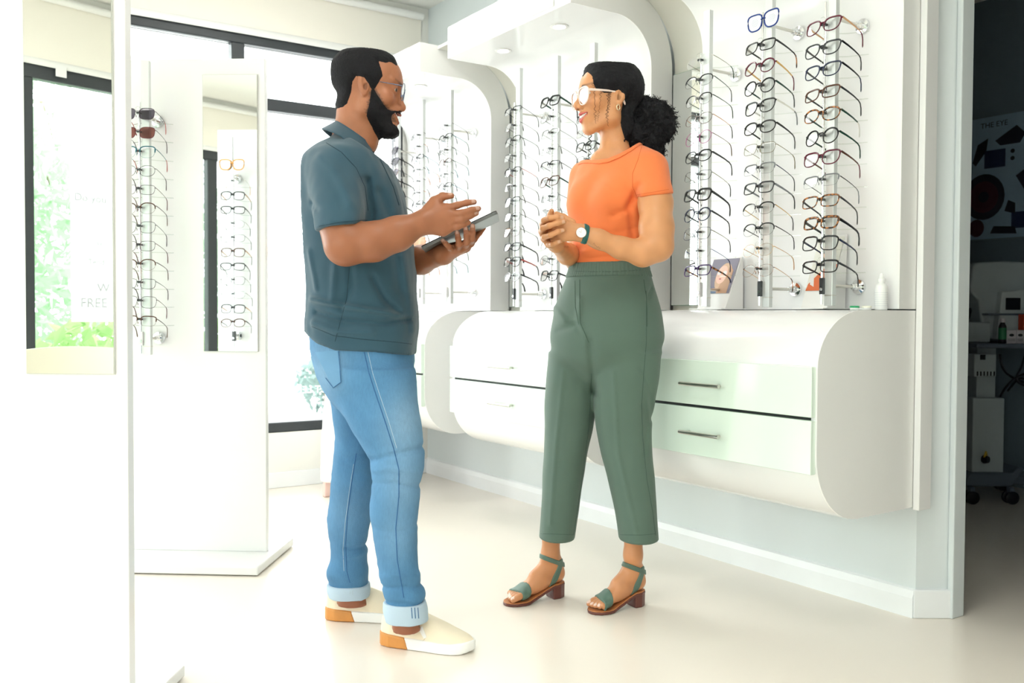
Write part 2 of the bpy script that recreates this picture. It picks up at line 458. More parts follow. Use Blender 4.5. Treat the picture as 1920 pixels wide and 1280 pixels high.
# ================================================================== eyeglasses
def pcol(c): return c if len(c) == 4 else srgb(*c)
FR = {}
def fcol(name):
    """frame plastics / metals by colour name"""
    T = dict(black=((14, 15, 20), .2, 0), charcoal=((45, 48, 52), .25, 0), navy=((22, 34, 66), .2, 0), blue=((32, 58, 130), .2, 0),
             burgundy=((92, 20, 44), .2, 0), purple=((58, 26, 92), .2, 0), magenta=((170, 40, 130), .25, 0), brown=((86, 52, 36), .22, 0),
             amber=((190, 120, 70), .22, 0), tan=((205, 160, 120), .3, 0), green=((22, 60, 48), .25, 0), teal=((28, 105, 120), .25, 0),
             red=((170, 60, 56), .3, 0), clear=((214, 212, 205), .15, 0), grey=((120, 124, 128), .25, 0), olive=((120, 112, 84), .3, 0),
             orange=((228, 150, 40), .3, 0), blush=((236, 216, 204), .2, 0), plum=((66, 44, 60), .25, 0),
             silver=((170, 172, 174), .22, 1), gold=((205, 165, 105), .22, 1), gunmetal=((70, 70, 74), .25, 1), steelblue=((96, 108, 130), .25, 1))
    if name == 'tortoise':
        if 'frame_tortoise' not in MATS:
            m = mat('frame_tortoise', srgb(90, 55, 32), 0.2); nt = m.node_tree
            tc = nt.nodes.new('ShaderNodeTexCoord'); n = nt.nodes.new('ShaderNodeTexNoise'); n.inputs['Scale'].default_value = 110
            r = nt.nodes.new('ShaderNodeValToRGB'); r.color_ramp.elements[0].color = srgb(30, 20, 16); r.color_ramp.elements[1].color = srgb(190, 120, 62)
            r.color_ramp.elements[0].position = 0.45; r.color_ramp.elements[1].position = 0.62
            nt.links.new(tc.outputs['Object'], n.inputs[0]); nt.links.new(n.outputs[0], r.inputs[0]); nt.links.new(r.outputs[0], nt.nodes['Principled BSDF'].inputs[0])
        return MATS['frame_tortoise']
    c, ro, me = T[name]
    return mat('frame_' + name, srgb(*c), ro, metal=me)
LENS_CLEAR = glass('clear_lens', (0.97, 0.98, 0.98, 1), 0.03)
LENS_SUN = glass('smoke_lens', (0.10, 0.085, 0.12, 1), 0.05)
LENS_RED = glass('rose_brown_lens', (0.26, 0.075, 0.06, 1), 0.05)
LENS_COAT = glass('bright_coated_lens', (0.97, 0.98, 0.99, 1), 0.14)
SHAPES = {  # half width, half height, squareness, taper, cat lift, outer lift
    'rectangular': (0.0265, 0.0165, 3.4, 0.06, 0.0015), 'square': (0.026, 0.0195, 3.2, 0.07, 0.001), 'round': (0.0235, 0.0215, 2.1, 0.02, 0.0),
    'oval': (0.026, 0.0185, 2.3, 0.04, 0.001), 'cat-eye': (0.0265, 0.0195, 2.5, 0.10, 0.006), 'wayfarer': (0.0265, 0.020, 2.8, 0.11, 0.003),
    'aviator': (0.0275, 0.0225, 2.5, 0.16, 0.001)}
SHAPES = {k: (v[0] * 1.03, v[1] * 1.13) + v[2:] for k, v in SHAPES.items()}
def outline(shape, n=26):
    w, h, p, tp, cat = SHAPES[shape]; pts = []  # lens outline
    for i in range(n):
        t = 2 * math.pi * i / n; c, s = math.cos(t), math.sin(t)
        x = w * math.copysign(abs(c) ** (2 / p), c); z = h * math.copysign(abs(s) ** (2 / p), s)
        x *= 1 + tp * z / h
        if z > 0: z += cat * (x / w) ** 2 * (1 if x > 0 else 0.0)
        pts.append((x, z))
    return pts
GCACHE = {}
def curve_y(x): return 3.2 * x * x * 0.55
def glasses_meshes(shape, style, rim, wide=1.0):
    """style full/metal/half/rimless ; returns dict of part meshes (materials per object slot)"""
    key = (shape, style, wide)
    if key in GCACHE: return GCACHE[key]
    cx = 0.0345 * wide
    thick = {'full': 0.0018, 'bold': 0.0026, 'metal': 0.0009, 'half': 0.0018, 'rimless': 0.0006}[style]
    out = {}
    front = MB(); ol = outline(shape)
    for sg in (1, -1):
        ring = [(sg * (cx + x), curve_y(cx + x), z) for x, z in ol]
        if style in ('full', 'bold', 'metal'):
            if style == 'metal': front.tube(ring, thick, 6, closed=True)
            else:
                rr = [1.0 + (0.55 if z > 0.004 else 0) for x, z in ol]
                front.tube(ring, [thick * q for q in rr], 6, closed=True)
        elif style == 'half':
            idx = [i for i, (x, z) in enumerate(ol) if z > -0.002]
            idx.sort(key=lambda i: ol[i][0])
            front.tube([ring[i] for i in idx], thick * 1.2, 6)
            front.tube(ring, 0.0005, 5, closed=True)
        else:
            front.tube(ring, 0.00045, 5, closed=True)
    inner = cx - SHAPES[shape][0]
    zb = SHAPES[shape][1] * 0.35
    br = 0.0011 if style in ('metal', 'rimless', 'half') else 0.0024
    front.tube([(-inner * 1.15, curve_y(inner), zb), (-inner * 0.5, 0, zb + 0.0035), (inner * 0.5, 0, zb + 0.0035), (inner * 1.15, curve_y(inner), zb)], br, 6)
    ex = cx + SHAPES[shape][0]; ze = SHAPES[shape][1] * 0.45 + SHAPES[shape][4]
    for sg in (1, -1):  # end pieces
        front.tube([(sg * (ex - 0.002), curve_y(ex), ze), (sg * (ex + 0.004), curve_y(ex) + 0.002, ze)], br * 1.1 if style != 'rimless' else 0.0012, 6)
        if style in ('metal', 'rimless', 'half'):  # nose pads
            front.tube([(sg * inner * 1.0, 0.001, -0.001), (sg * inner * 0.8, 0.006, -0.004), (sg * inner * 0.75, 0.007, -0.010)], [0.0005, 0.0012, 0.0012], 5)
    out['front'] = front.mesh('front', 60)
    for nm, sg in (('lens_r', 1), ('lens_l', -1)):
        m = MB(); pts = [(sg * (cx + x * 0.98), curve_y(cx + x) + 0.0004, z * 0.98) for x, z in ol]; n = len(pts)
        m.add(pts, [tuple(range(n))]); me = bpy.data.meshes.new('lens'); me.from_pydata(m.v, [], m.f); me.update(); out[nm] = me
    fl = {'full': (0.0033, 0.0014), 'bold': (0.0042, 0.0017), 'metal': (0.0012, 0.0009), 'half': (0.0016, 0.001), 'rimless': (0.0011, 0.0008)}[style]
    for nm, sg in (('temple_r', 1), ('temple_l', -1)):
        m = MB(); X = ex + 0.0035
        y0 = curve_y(ex) + 0.002
        path = [(sg * X, y0, ze), (sg * (X + 0.001), y0 + 0.03, ze - 0.0005), (sg * X, y0 + 0.06, ze - 0.001), (sg * (X - 0.002), y0 + 0.088, ze - 0.003)]
        m.tube(path, [1.15, 1.0, 0.85, 0.8], 6, flat=fl)
        tip = [(sg * (X - 0.002), y0 + 0.087, ze - 0.003), (sg * (X - 0.003), y0 + 0.098, ze - 0.007), (sg * (X - 0.005), y0 + 0.108, ze - 0.018), (sg * (X - 0.007), y0 + 0.116, ze - 0.034), (sg * (X - 0.008), y0 + 0.118, ze - 0.039)]
        m.tube(tip, [0.85, 0.95, 1.05, 1.25, 0.7], 6, flat=(max(fl[0], 0.0021), max(fl[1], 0.0014)), mi=1)
        out[nm] = m.mesh('temple', 60)
    GCACHE[key] = out
    return out
def slots(o, mats):
    """object-level materials, so alike meshes stay shared"""
    me = o.data
    while len(me.materials) < len(mats): me.materials.append(mats[0])
    for i, m in enumerate(mats):
        o.material_slots[i].link = 'OBJECT'; o.material_slots[i].material = m
def eyeglasses(spec, matrix, label, group, name='eyeglasses', cat='eyeglasses', parent=None):
    shape, style, cf, ct, ctip, lens = spec
    ms = glasses_meshes(shape, style, None)
    e = bpy.data.objects.new(name, None); COL.objects.link(e); e.empty_display_size = 0.02
    if parent is None:
        e.matrix_world = matrix; tag(e, label, cat, group)
    else:
        e.parent = parent; e.matrix_local = matrix
    for nm, part, mm in (('front', 'front', [fcol(cf)]), ('lens', 'lens_r', [lens]), ('lens', 'lens_l', [lens]),
                         ('temple', 'temple_r', [fcol(ct), fcol(ctip)]), ('temple', 'temple_l', [fcol(ct), fcol(ctip)])):
        if parent is not None and nm != 'front': par = e
        else: par = e
        o = bpy.data.objects.new(nm, ms[part]); COL.objects.link(o); o.parent = par; slots(o, mm)
    return e

# ================================================================== racks
ORD = 'first second third fourth fifth sixth seventh eighth ninth tenth eleventh twelfth thirteenth'.split()
def rack(loc, rz, z0, z1, zs, specs, where, depth, group, label, lockcol='black', promo=None, tilt=18, gsink=0.0):
    """free column on two stand-offs with a hanger for every frame; local x right, y towards the wall"""
    e = empty('display_rack', loc, rz, label, 'display rack', 'eyeglass racks')
    h = z1 - z0; bz = loc[2]
    m = MB(); m.box((-0.004, -0.006, z0 - bz), (0.026, 0.012, z1 - bz)); m.obj('column', ALU, e, bevel=0.0015)
    m = MB(); m.tube([(-0.009, -0.009, z0 - bz + 0.005), (-0.009, -0.009, z0 - bz + h * 0.86)], 0.0038, 10); m.obj('lock_rod', CHROME, e, smooth=40)
    m = MB(); m.box((-0.016, -0.014, z0 - bz + 0.035), (-0.0005, 0.010, z0 - bz + 0.085)); lk = m.obj('lock_box', mat('lock_white', (0.7, 0.7, 0.7, 1), .3) if lockcol == 'white' else mat('lock_black', (0.02, 0.022, 0.025, 1), .3), e, bevel=0.0015)
    m = MB(); m.lathe([(0.005, 0), (0.005, 0.002)], 12, (-0.008, -0.0162, z0 - bz + 0.05), axis='y'); m.obj('keyhole', CHROME, lk)
    m = MB(); m.box((-0.004, -0.0065, z0 - bz + 0.03), (0.0265, 0.0125, z0 - bz + 0.033)); m.obj('seam_ring', STEEL, e)
    for zz in (z0 - bz + 0.06, z1 - bz - 0.20):
        m = MB(); m.tube([(0.011, 0.012, zz), (0.011, depth - 0.028, zz)], 0.0052, 10); so = m.obj('stand_off', STEEL, e, smooth=40)
        m = MB(); m.lathe([(0.0065, depth - 0.040), (0.009, depth - 0.036), (0.0075, depth - 0.030), (0.012, depth - 0.024), (0.012, depth - 0.010), (0.0225, depth - 0.008), (0.0235, depth - 0.004), (0.0235, depth)], 20, (0.011, 0, zz), axis='y')
        m.obj('rosette', CHROME, so, smooth=35)
    for i, (zc, sp) in enumerate(zip(zs, specs)):
        zc2 = zc - bz
        m = MB()
        for sg in (1, -1):
            m.tube([(0.0, 0.010, zc2 - 0.020), (sg * 0.03, 0.050, zc2 - 0.019), (sg * 0.078, 0.082, zc2 - 0.018)], 0.0017, 5)
        loop = [(-0.009 + 0.009 * math.cos(t), -0.020 + 0.004 * math.sin(t * 2), zc2 + 0.012 + 0.016 * math.sin(t)) for t in np.linspace(0, 2 * math.pi, 12, endpoint=False)]
        m.tube(loop, 0.0012, 5, closed=True)
        ha = m.obj('hanger', ACRYLIC, e, smooth=50)
        m = MB(); m.box((-0.016, -0.022, zc2 + 0.002), (-0.002, -0.006, zc2 + 0.009)); m.obj('clip', mat('lock_black', (0.02, 0.022, 0.025, 1), .3), ha, bevel=0.001)
        if sp is None: continue
        rnd = random.Random(int(zc * 1000) + int(loc[1] * 77))
        M = (Matrix.Translation(loc) @ Matrix.Rotation(rz, 4, 'Z') @ Matrix.Translation((-0.009 + rnd.uniform(-.0015, .0015), -0.026, zc2 - gsink))
             @ Matrix.Rotation(math.radians(rnd.uniform(-3, 3)), 4, 'Z') @ Matrix.Rotation(math.radians(-tilt + rnd.uniform(-3, 3)), 4, 'X') @ Matrix.Rotation(math.radians(rnd.uniform(-1.5, 1.5)), 4, 'Y'))
        lens = sp[5] if len(sp) > 5 else LENS_CLEAR
        kind = 'sunglasses' if lens in (LENS_SUN, LENS_RED) else 'eyeglasses'
        cname = {'half': 'half-rim ', 'rimless': 'thin-rimmed ', 'metal': 'thin metal ', 'bold': 'thick ', 'full': ''}[sp[1]]
        lab = '%s %s%s %s, %s from top on %s' % (sp[2], cname, sp[0], kind, ORD[i], where)
        eyeglasses((sp[0], sp[1], sp[2], sp[3], sp[4], lens), M, lab, group, kind if kind == 'sunglasses' else 'eyeglasses', kind)
    if promo:
        zp, colr, lab = promo
        M = Matrix.Translation(loc) @ Matrix.Rotation(rz, 4, 'Z') @ Matrix.Translation((-0.004, -0.014, zp - bz))
        pe = empty('display_glasses_sign', (0, 0, 0), 0, lab, 'sign'); pe.matrix_world = M
        m = MB(); cx = 0.034
        ol = [(x * 1.06, z * 1.15) for x, z in outline('wayfarer', 28)]
        for sg in (1, -1):
            m.tube([(sg * (cx + x), 0, z) for x, z in ol], 1.0, 6, closed=True, flat=(0.0026, 0.0026))
        m.tube([(-0.009, 0, 0.006), (0, 0, 0.0095), (0.009, 0, 0.006)], 0.0026, 6)
        m.obj('front', fcol(colr), pe, smooth=50)
        for sg in (1, -1):
            q = MB(); pts = [(sg * (cx + x), 0.0006, z) for x, z in ol]; k = len(pts)
            q.add(pts + [(a, b + 0.0008, c) for a, b, c in pts], [tuple(range(k)), tuple(range(2 * k - 1, k - 1, -1))]); q.obj('card_lens', mat('paper', (0.8, 0.8, 0.8, 1), 0.8), pe)
            for r_ in range(6):
                q = MB(); ww = (0.010, 0.014, 0.016, 0.015, 0.013, 0.009)[r_]
                q.box((sg * cx - ww, -0.0004, 0.011 - r_ * 0.0042 - 0.0008), (sg * cx + ww, 0.0003, 0.011 - r_ * 0.0042 + 0.0008)); q.obj('print_line', mat('pale_print', srgb(196, 200, 210), .8), pe)
    return e

# ================================================================== the wall units
# profile (X, z): drawer chest with rounded front below, C-shaped canopy shell above
XF, XBO, XBI = 2.135, 2.62, 2.508      # chest front, shell outer back, shell inner back
def unit(y0, y1, n, label_c, label_s, drawers):
    # ---- chest
    e = empty('wall_chest', (XW, (y0 + y1) / 2, 0), 0, label_c, 'cabinet', 'drawer chests along the right wall')
    hw = (y1 - y0) / 2; q = lambda x: x - XW
    r = 0.165
    pr = [(q(XW - 0.002), 0.962)] + [(q(x), z) for x, z in arc(XF + r + 0.03, 0.962 - r, r, 90, 180, 12)] 
    pr = [(q(XW - 0.002), 0.962)] + [(q(XF + (r + 0.04) * (1 - math.sin(t))), 0.962 - r * (1 - math.cos(t)) * 1.0) for t in np.linspace(0, math.pi / 2, 14)]
    pr += [(q(XF + (r + 0.02) * (1 - math.cos(t))), 0.356 + (r + 0.03) * (1 - math.sin(t))) for t in np.linspace(0, math.pi / 2, 14)]
    pr += [(q(XW - 0.002), 0.36)]
    MB().prism(pr, -hw + 0.004, hw - 0.004, 'y').obj('body', WHITE, e, smooth=25)
    for sg in (-1, 1):  # end panels, a hair proud of the body
        MB().prism(pr, sg * hw - (0.004 if sg > 0 else 0), sg * hw + (0.004 if sg < 0 else 0), 'y').obj('end_panel', WHITE_SATIN, e, smooth=25)
    MB().box((q(XF - 0.0005), -hw + 0.02, 0.646), (q(XF + 0.02), hw - 0.02, 0.666)).obj('drawer_gap', BLACKGAP, e)
    for (za, zb, hz) in ((0.6605, 0.802, 0.727), (0.500, 0.6515, 0.572)):
        d = MB().box((q(XF - 0.018), -hw + 0.006, za), (q(XF + 0.004), hw - 0.006, zb)).obj('drawer', MINT, e, bevel=0.002)
        yc = 0.0
        hm = MB(); xh = q(XF - 0.045)
        hm.tube([(xh, yc - 0.085, hz), (xh, yc + 0.085, hz)], 0.006, 12)
        for sg in (-1, 1): hm.tube([(xh, yc + sg * 0.064, hz), (q(XF - 0.017), yc + sg * 0.064, hz)], 0.0045, 10)
        hm.obj('handle', STEEL, d, smooth=40)
    # ---- shell
    s = empty('display_canopy', (XW, (y0 + y1) / 2, 0.965), 0, label_s, 'display unit', 'curved display canopies along the right wall')
    zb_ = 0.965
    inn = [(XBI, 0.966)] + [(2.33 + (XBI - 2.33) * math.cos(t), 1.925 + 0.18 * math.sin(t)) for t in np.linspace(0, math.pi / 2, 14)] + [(2.105, 2.105)]
    out = [(2.105, 2.245)] + [(2.33 + (XBO - 2.33) * math.sin(t), 1.925 + 0.32 * math.cos(t)) for t in np.linspace(0.12, math.pi / 2, 16)] + [(XBO, 0.966)]
    prof = [(x - XW, z - zb_) for x, z in inn + out]
    MB().prism(prof, -hw + 0.006, hw - 0.006, 'y').obj('shell', WHITE, s, smooth=25)
    for sg in (-1, 1):
        MB().prism(prof, sg * hw - (0.006 if sg > 0 else 0), sg * hw + (0.006 if sg < 0 else 0), 'y').obj('end_cap', WHITE_SATIN, s, smooth=25)
    nfas = 2
    for k in range(nfas):   # fascia doors with a fine seam
        a = -hw + 0.10 + k * (2 * hw - 0.20) / nfas; b = -hw + 0.10 + (k + 1) * (2 * hw - 0.20) / nfas
        MB().box((2.098 - XW, a + 0.002, 2.118 - zb_), (2.106 - XW, b - 0.002, 2.243 - zb_)).obj('fascia', WHITE, s, bevel=0.001)
    for k in (-1, 1):
        dl = MB(); dl.lathe([(0.036, 0), (0.036, -0.003), (0.026, -0.004), (0.024, 0.0)], 24, (2.24 - XW, k * hw * 0.45, 2.1045 - zb_)); d_ = dl.obj('downlight_ring', WHITE_SATIN, s, smooth=40)
        dl = MB(); dl.lathe([(0.022, 0), (0.022, -0.0015)], 20, (2.24 - XW, k * hw * 0.45, 2.1045 - zb_)); dl.obj('downlight_lamp', mat('lit_lamp', (1, 0.97, 0.9, 1), .4, emit=18.0), d_)
    return e, s
unit(1.665, 2.49, 3, 'white floating chest with two mint drawers beside the doorway', 'curved white display canopy with three racks beside the doorway', 2)
unit(2.768, 3.685, 2, 'white floating chest with mint drawers between the man and the woman', 'curved white display canopy with downlights behind the woman', 2)
unit(3.952, 4.86, 1, 'white floating chest with mint drawers in the far corner behind the man', 'curved white display canopy in the far corner beside the window', 2)
# gap panels between the canopies, each carrying a tall mirror plate
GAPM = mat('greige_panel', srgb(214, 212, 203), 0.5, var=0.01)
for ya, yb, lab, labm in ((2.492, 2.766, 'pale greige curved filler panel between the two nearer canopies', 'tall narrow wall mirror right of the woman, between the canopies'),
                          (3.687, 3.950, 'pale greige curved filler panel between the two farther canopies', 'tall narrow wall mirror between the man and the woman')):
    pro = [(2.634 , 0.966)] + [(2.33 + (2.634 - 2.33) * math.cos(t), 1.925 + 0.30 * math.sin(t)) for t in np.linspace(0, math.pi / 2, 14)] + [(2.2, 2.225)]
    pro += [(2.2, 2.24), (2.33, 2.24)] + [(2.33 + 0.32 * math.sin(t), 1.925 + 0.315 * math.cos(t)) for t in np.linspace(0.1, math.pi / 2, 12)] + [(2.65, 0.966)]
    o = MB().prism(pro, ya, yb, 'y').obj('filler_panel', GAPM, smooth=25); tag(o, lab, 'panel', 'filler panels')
    m = empty('wall_mirror', (2.63, (ya + yb) / 2, 0.985), 0, labm, 'mirror', 'wall mirrors')
    hh = (yb - ya) / 2 - 0.004
    MB().box((-0.010, -hh, 0), (0.0, hh, 0.925)).obj('backing', GLASSEDGE, m)
    MB().box((-0.0115, -hh + 0.0015, 0.0015), (-0.0101, hh - 0.0015, 0.9235)).obj('mirror_glass', MIRROR, m)
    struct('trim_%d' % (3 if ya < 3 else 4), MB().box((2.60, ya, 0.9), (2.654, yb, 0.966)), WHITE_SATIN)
# end batten by the doorway
struct('trim_2', MB().box((2.590, 1.642, 0.352), (2.652, 1.663, 2.21)), WHITE, bevel=0.002)

# ---- racks on the canopies
PX = 2.361
def zs_px(px, ys, X=PX): return [onx(px, y, X)[2] for y in ys]
dp = XBI - PX
RZ = math.radians(-90)
F_ = 'full'; M_ = 'metal'; H_ = 'half'; R_ = 'rimless'; B_ = 'bold'
specC = [('cat-eye', F_, 'burgundy', 'tan', 'burgundy'), ('cat-eye', F_, 'charcoal', 'black', 'charcoal'), ('cat-eye', F_, 'navy', 'black', 'navy'),
         ('rectangular', F_, 'brown', 'charcoal', 'charcoal'), ('oval', F_, 'tortoise', 'green', 'clear'), ('round', F_, 'black', 'green', 'green'),
         ('cat-eye', F_, 'burgundy', 'brown', 'burgundy'), ('rectangular', H_, 'grey', 'charcoal', 'grey'), ('rectangular', F_, 'tortoise', 'charcoal', 'black'),
         ('rectangular', B_, 'tortoise', 'black', 'charcoal'), ('square', F_, 'black', 'navy', 'black'), ('rectangular', F_, 'black', 'charcoal', 'black')]
rack((PX, 1.814, 0.965), RZ, 0.975, 2.04, zs_px(1550, [52, 95, 135, 177, 217, 258, 298, 340, 378, 418, 456, 500]), specC, 'the rack nearest the doorway', dp, 'eyeglasses on the rack nearest the doorway', 'aluminium eyeglass rack nearest the doorway')
specB = [('rectangular', F_, 'black', 'black', 'tortoise'), ('round', F_, 'burgundy', 'gold', 'burgundy'), ('round', F_, 'black', 'green', 'charcoal'), ('cat-eye', F_, 'black', 'clear', 'grey'),
         ('oval', F_, 'black', 'black', 'charcoal'), ('rectangular', M_, 'olive', 'olive', 'olive'), ('rectangular', H_, 'grey', 'navy', 'charcoal'), ('rectangular', F_, 'charcoal', 'grey', 'charcoal'),
         ('oval', H_, 'black', 'gold', 'black'), ('oval', H_, 'charcoal', 'black', 'charcoal'), ('oval', R_, 'gold', 'tan', 'tan'), ('oval', R_, 'tortoise', 'tan', 'tortoise')]
rack((PX, 2.057, 0.965), RZ, 0.972, 2.08, zs_px(1431, [90, 128, 165, 203, 241, 280, 318, 353, 392, 431, 469, 507]), specB, 'the middle rack by the doorway', dp, 'eyeglasses on the middle rack by the doorway', 'aluminium eyeglass rack in the middle of the three by the doorway', promo=(onx(1428, 43, PX)[2], 'blue', 'blue card eyeglass sign with small print atop the middle rack'))
specA = [('oval', R_, 'clear', 'olive', 'green'), ('oval', H_, 'charcoal', 'green', 'charcoal'), ('oval', H_, 'black', 'green', 'green'), ('oval', M_, 'brown', 'amber', 'charcoal'),
         ('round', M_, 'magenta', 'brown', 'brown'), ('oval', F_, 'black', 'charcoal', 'black'), ('rectangular', M_, 'charcoal', 'olive', 'charcoal'), ('square', B_, 'black', 'charcoal', 'charcoal'),
         ('round', F_, 'navy', 'charcoal', 'charcoal'), ('square', M_, 'navy', 'olive', 'black'), ('square', R_, 'silver', 'blue', 'navy'), ('rectangular', F_, 'purple', 'tortoise', 'navy')]
rack((PX, 2.331, 0.965), RZ, 0.975, 2.0, zs_px(1318, [117, 154, 189, 225, 260, 294, 330, 366, 403, 438, 473, 507]), specA, 'the rack beside the ponytail', dp, 'eyeglasses on the rack beside the ponytail', 'aluminium eyeglass rack beside the woman\'s ponytail', 'white')
thin = ['gunmetal', 'charcoal', 'silver', 'black', 'gunmetal', 'brown', 'gunmetal', 'charcoal', 'silver', 'gunmetal', 'charcoal', 'black']
shp = ['oval', 'rectangular', 'oval', 'square', 'rectangular', 'oval', 'rectangular', 'square', 'rectangular', 'square', 'rectangular', 'square']
def thin_specs(k, styles, tips):
    return [(shp[(i + k) % 12], styles[i % len(styles)], thin[(i * 5 + k) % 12], tips[(i + k) % len(tips)], tips[(i * 3 + k) % len(tips)]) for i in range(12)]
spD = thin_specs(1, [H_, R_, H_, R_, H_, R_, H_, M_, M_, F_, F_, F_], ['charcoal', 'gunmetal', 'black', 'green', 'charcoal', 'red'])
rack((PX, 3.497, 0.965), RZ, 0.98, 2.055, zs_px(968, [209, 238, 266, 295, 323, 351, 379, 407, 435, 463, 491, 519]), spD, 'the rack beside the tablet', dp, 'eyeglasses on the rack beside the tablet', 'aluminium eyeglass rack between the tablet and the woman')
spE = [('square', B_, 'black', 'green', 'charcoal')] + thin_specs(4, [R_, R_, H_, R_, H_, F_, M_, R_, H_, M_, M_, F_], ['charcoal', 'silver', 'black', 'gunmetal', 'green'])[1:]
rack((PX, 3.21, 0.965), RZ, 0.98, 2.045, zs_px(1037, [192, 222, 252, 282, 311, 341, 371, 400, 430, 459, 488, 517]), spE, 'the rack at the woman\'s hands', dp, 'eyeglasses on the rack at the woman\'s hands', 'aluminium eyeglass rack rising behind the woman\'s hands')
spG = thin_specs(7, [M_, H_, R_, F_], ['charcoal', 'black', 'silver'])
rack((PX, 2.962, 0.965), RZ, 0.98, 2.04, [1.80 - i * 0.0575 for i in range(12)], spG, 'the rack behind the woman', dp, 'eyeglasses on the rack behind the woman', 'aluminium eyeglass rack hidden behind the woman\'s head and back')
spH = thin_specs(2, [R_, H_, M_, H_], ['green', 'green', 'charcoal', 'teal'])
rack((PX, 4.115, 0.965), RZ, 1.0, 2.08, [1.90 - i * 0.0615 for i in range(12)], spH, 'the rack above the tablet', dp, 'eyeglasses on the rack above the tablet', 'aluminium eyeglass rack rising above the man\'s tablet', 'white')
spI = thin_specs(5, [R_, R_, H_, M_], ['green', 'charcoal', 'amber', 'teal'])
rack((PX, 4.414, 0.965), RZ, 1.0, 2.09, [1.90 - i * 0.0615 for i in range(12)], spI, 'the rack before the man\'s face', dp, 'eyeglasses on the rack before the man\'s face', 'aluminium eyeglass rack just in front of the man\'s face', 'white')
spJ = [(('aviator', 'wayfarer', 'round')[i % 3], F_ if i % 2 else M_, ('black', 'gunmetal', 'tortoise')[i % 3], 'black', 'black', LENS_SUN) for i in range(12)]
rack((PX, 4.705, 0.965), RZ, 1.0, 2.06, [1.86 - i * 0.0615 for i in range(12)], spJ, 'the corner rack by the window', dp, 'sunglasses on the corner rack by the window', 'aluminium sunglass rack in the corner by the window', 'white')

# ================================================================== free-standing panels
E1 = np.array([0.8, -0.6, 0]); E2 = np.array([0.6, 0.8, 0]); RZ2 = -math.atan2(0.6, 0.8)
def stand(corner, label, cat='display stand'):
    """corner: front right corner of the foot; local x along the panel, y backwards"""
    e = empty('panel_stand', corner, RZ2, label, cat, 'free-standing white display panels')
    foot = MB(); foot.box((-0.86, 0, 0.004), (0, 0.445, 0.034)); foot.obj('foot', WHITE, e, bevel=0.004)
    p = MB(); p.box((-0.84, 0.2175, 0.034), (-0.038, 0.2475, 1.907)); p.obj('panel', WHITE, e, bevel=0.002)
    m = MB(); m.box((-0.277, 0.2115, 0.80), (-0.066, 0.2174, 1.846)); f = m.obj('mirror_backing', mat('mirror_edge_line', srgb(200, 202, 194), .3), e)
    m = MB(); m.box((-0.2755, 0.2105, 0.8015), (-0.0675, 0.2114, 1.8445)); m.obj('mirror_glass', MIRROR, f)
    return e
S2 = onz(483, 1081, 0.0)
stand(S2, 'tall white display panel with sunglasses and a narrow mirror, behind the man')
K = np.array([0.618, 2.442, 0]); SF = K - E2 * 0.445
stand(SF, 'nearest tall white display panel with a mirror, at the left edge')
def on_stand(c, x, y): return np.array(c) + E1 * x + E2 * y
p = on_stand(S2, -0.462, 0.2175 - 0.105)
c2 = (np.array([p[0], p[1], 0]) @ E2)
zS = [onplane(266, y, E2, c2)[2] for y in [216, 251, 287, 322, 357, 392, 427, 462, 497, 532, 566, 601]]
sun = [('square', M_, 'plum', 'gunmetal', 'red', LENS_SUN), ('square', M_, 'burgundy', 'gunmetal', 'plum', LENS_RED), ('wayfarer', H_, 'teal', 'teal', 'red')] + \
      [(shp[i % 12], (M_, M_, H_)[i % 3], ('gunmetal', 'plum', 'brown')[i % 3], ('gunmetal', 'brown', 'plum')[i % 3], ('plum', 'burgundy', 'brown')[i % 3]) for i in range(9)]
rack((p[0], p[1], 0.79), RZ2, 0.79, 1.872, zS, sun, 'the free-standing panel rack', 0.105, 'eyewear on the free-standing panel rack', 'aluminium rack on the free-standing panel behind the man', 'white', tilt=14)
zF = [1.69 - (i + 1) * 0.072 for i in range(11)]
p = on_stand(SF, -0.04 - 0.683, 0.2475 + 0.11)
spK = [('oval', M_, 'clear', 'clear', 'tan')] + [(shp[(i + 3) % 12], (F_, F_, M_, M_)[i % 4], ('charcoal', 'black', 'silver', 'charcoal', 'brown')[i % 5], ('tan', 'black', 'olive', 'charcoal')[i % 4], 'charcoal') for i in range(10)]
rack((p[0], p[1], 0.77), RZ2 + math.pi, 0.77, 1.85, zF, spK, 'the rack seen in the panel mirror', 0.11, 'eyeglasses on the rack seen in the panel mirror', 'aluminium rack on the rear of the nearest panel, seen in the mirror', tilt=14, promo=(1.705, 'orange', 'orange card eyeglass sign seen in the panel mirror'))

# cream chair seen in the nearest mirror
e = empty('shop_chair', (-0.95, 1.72, 0), math.radians(15), 'cream shop chair with a curved back, reflected in the nearest panel mirror', 'chair')
CREAM = mat('cream_leather', srgb(238, 232, 214), 0.5, bump=0.1, bscale=150); CH_LEG = CHROME
me_b = MB(); n = 12
rows = []
for zi, zz in enumerate(np.linspace(0.46, 0.80, 6)):
    for k in range(n + 1):
        t = -1 + 2 * k / n; rows.append((-0.20 - 0.05 * (zz - 0.46) * 1.5 + 0.05 * t * t, 0.21 * t * (1 - 0.05 * zi / 5), zz + 0.012 * (1 - t * t) * (zi / 5)))
fc = [(i * (n + 1) + k, i * (n + 1) + k + 1, (i + 1) * (n + 1) + k + 1, (i + 1) * (n + 1) + k) for i in range(5) for k in range(n)]
nv = len(rows); back = rows + [(x - 0.03, y, z) for x, y, z in rows]
fc2 = fc + [tuple(i + nv for i in reversed(f)) for f in fc]
rim = [k for k in range(n + 1)] + [i * (n + 1) + n for i in range(1, 6)] + [5 * (n + 1) + k for k in range(n - 1, -1, -1)] + [i * (n + 1) for i in range(4, 0, -1)]
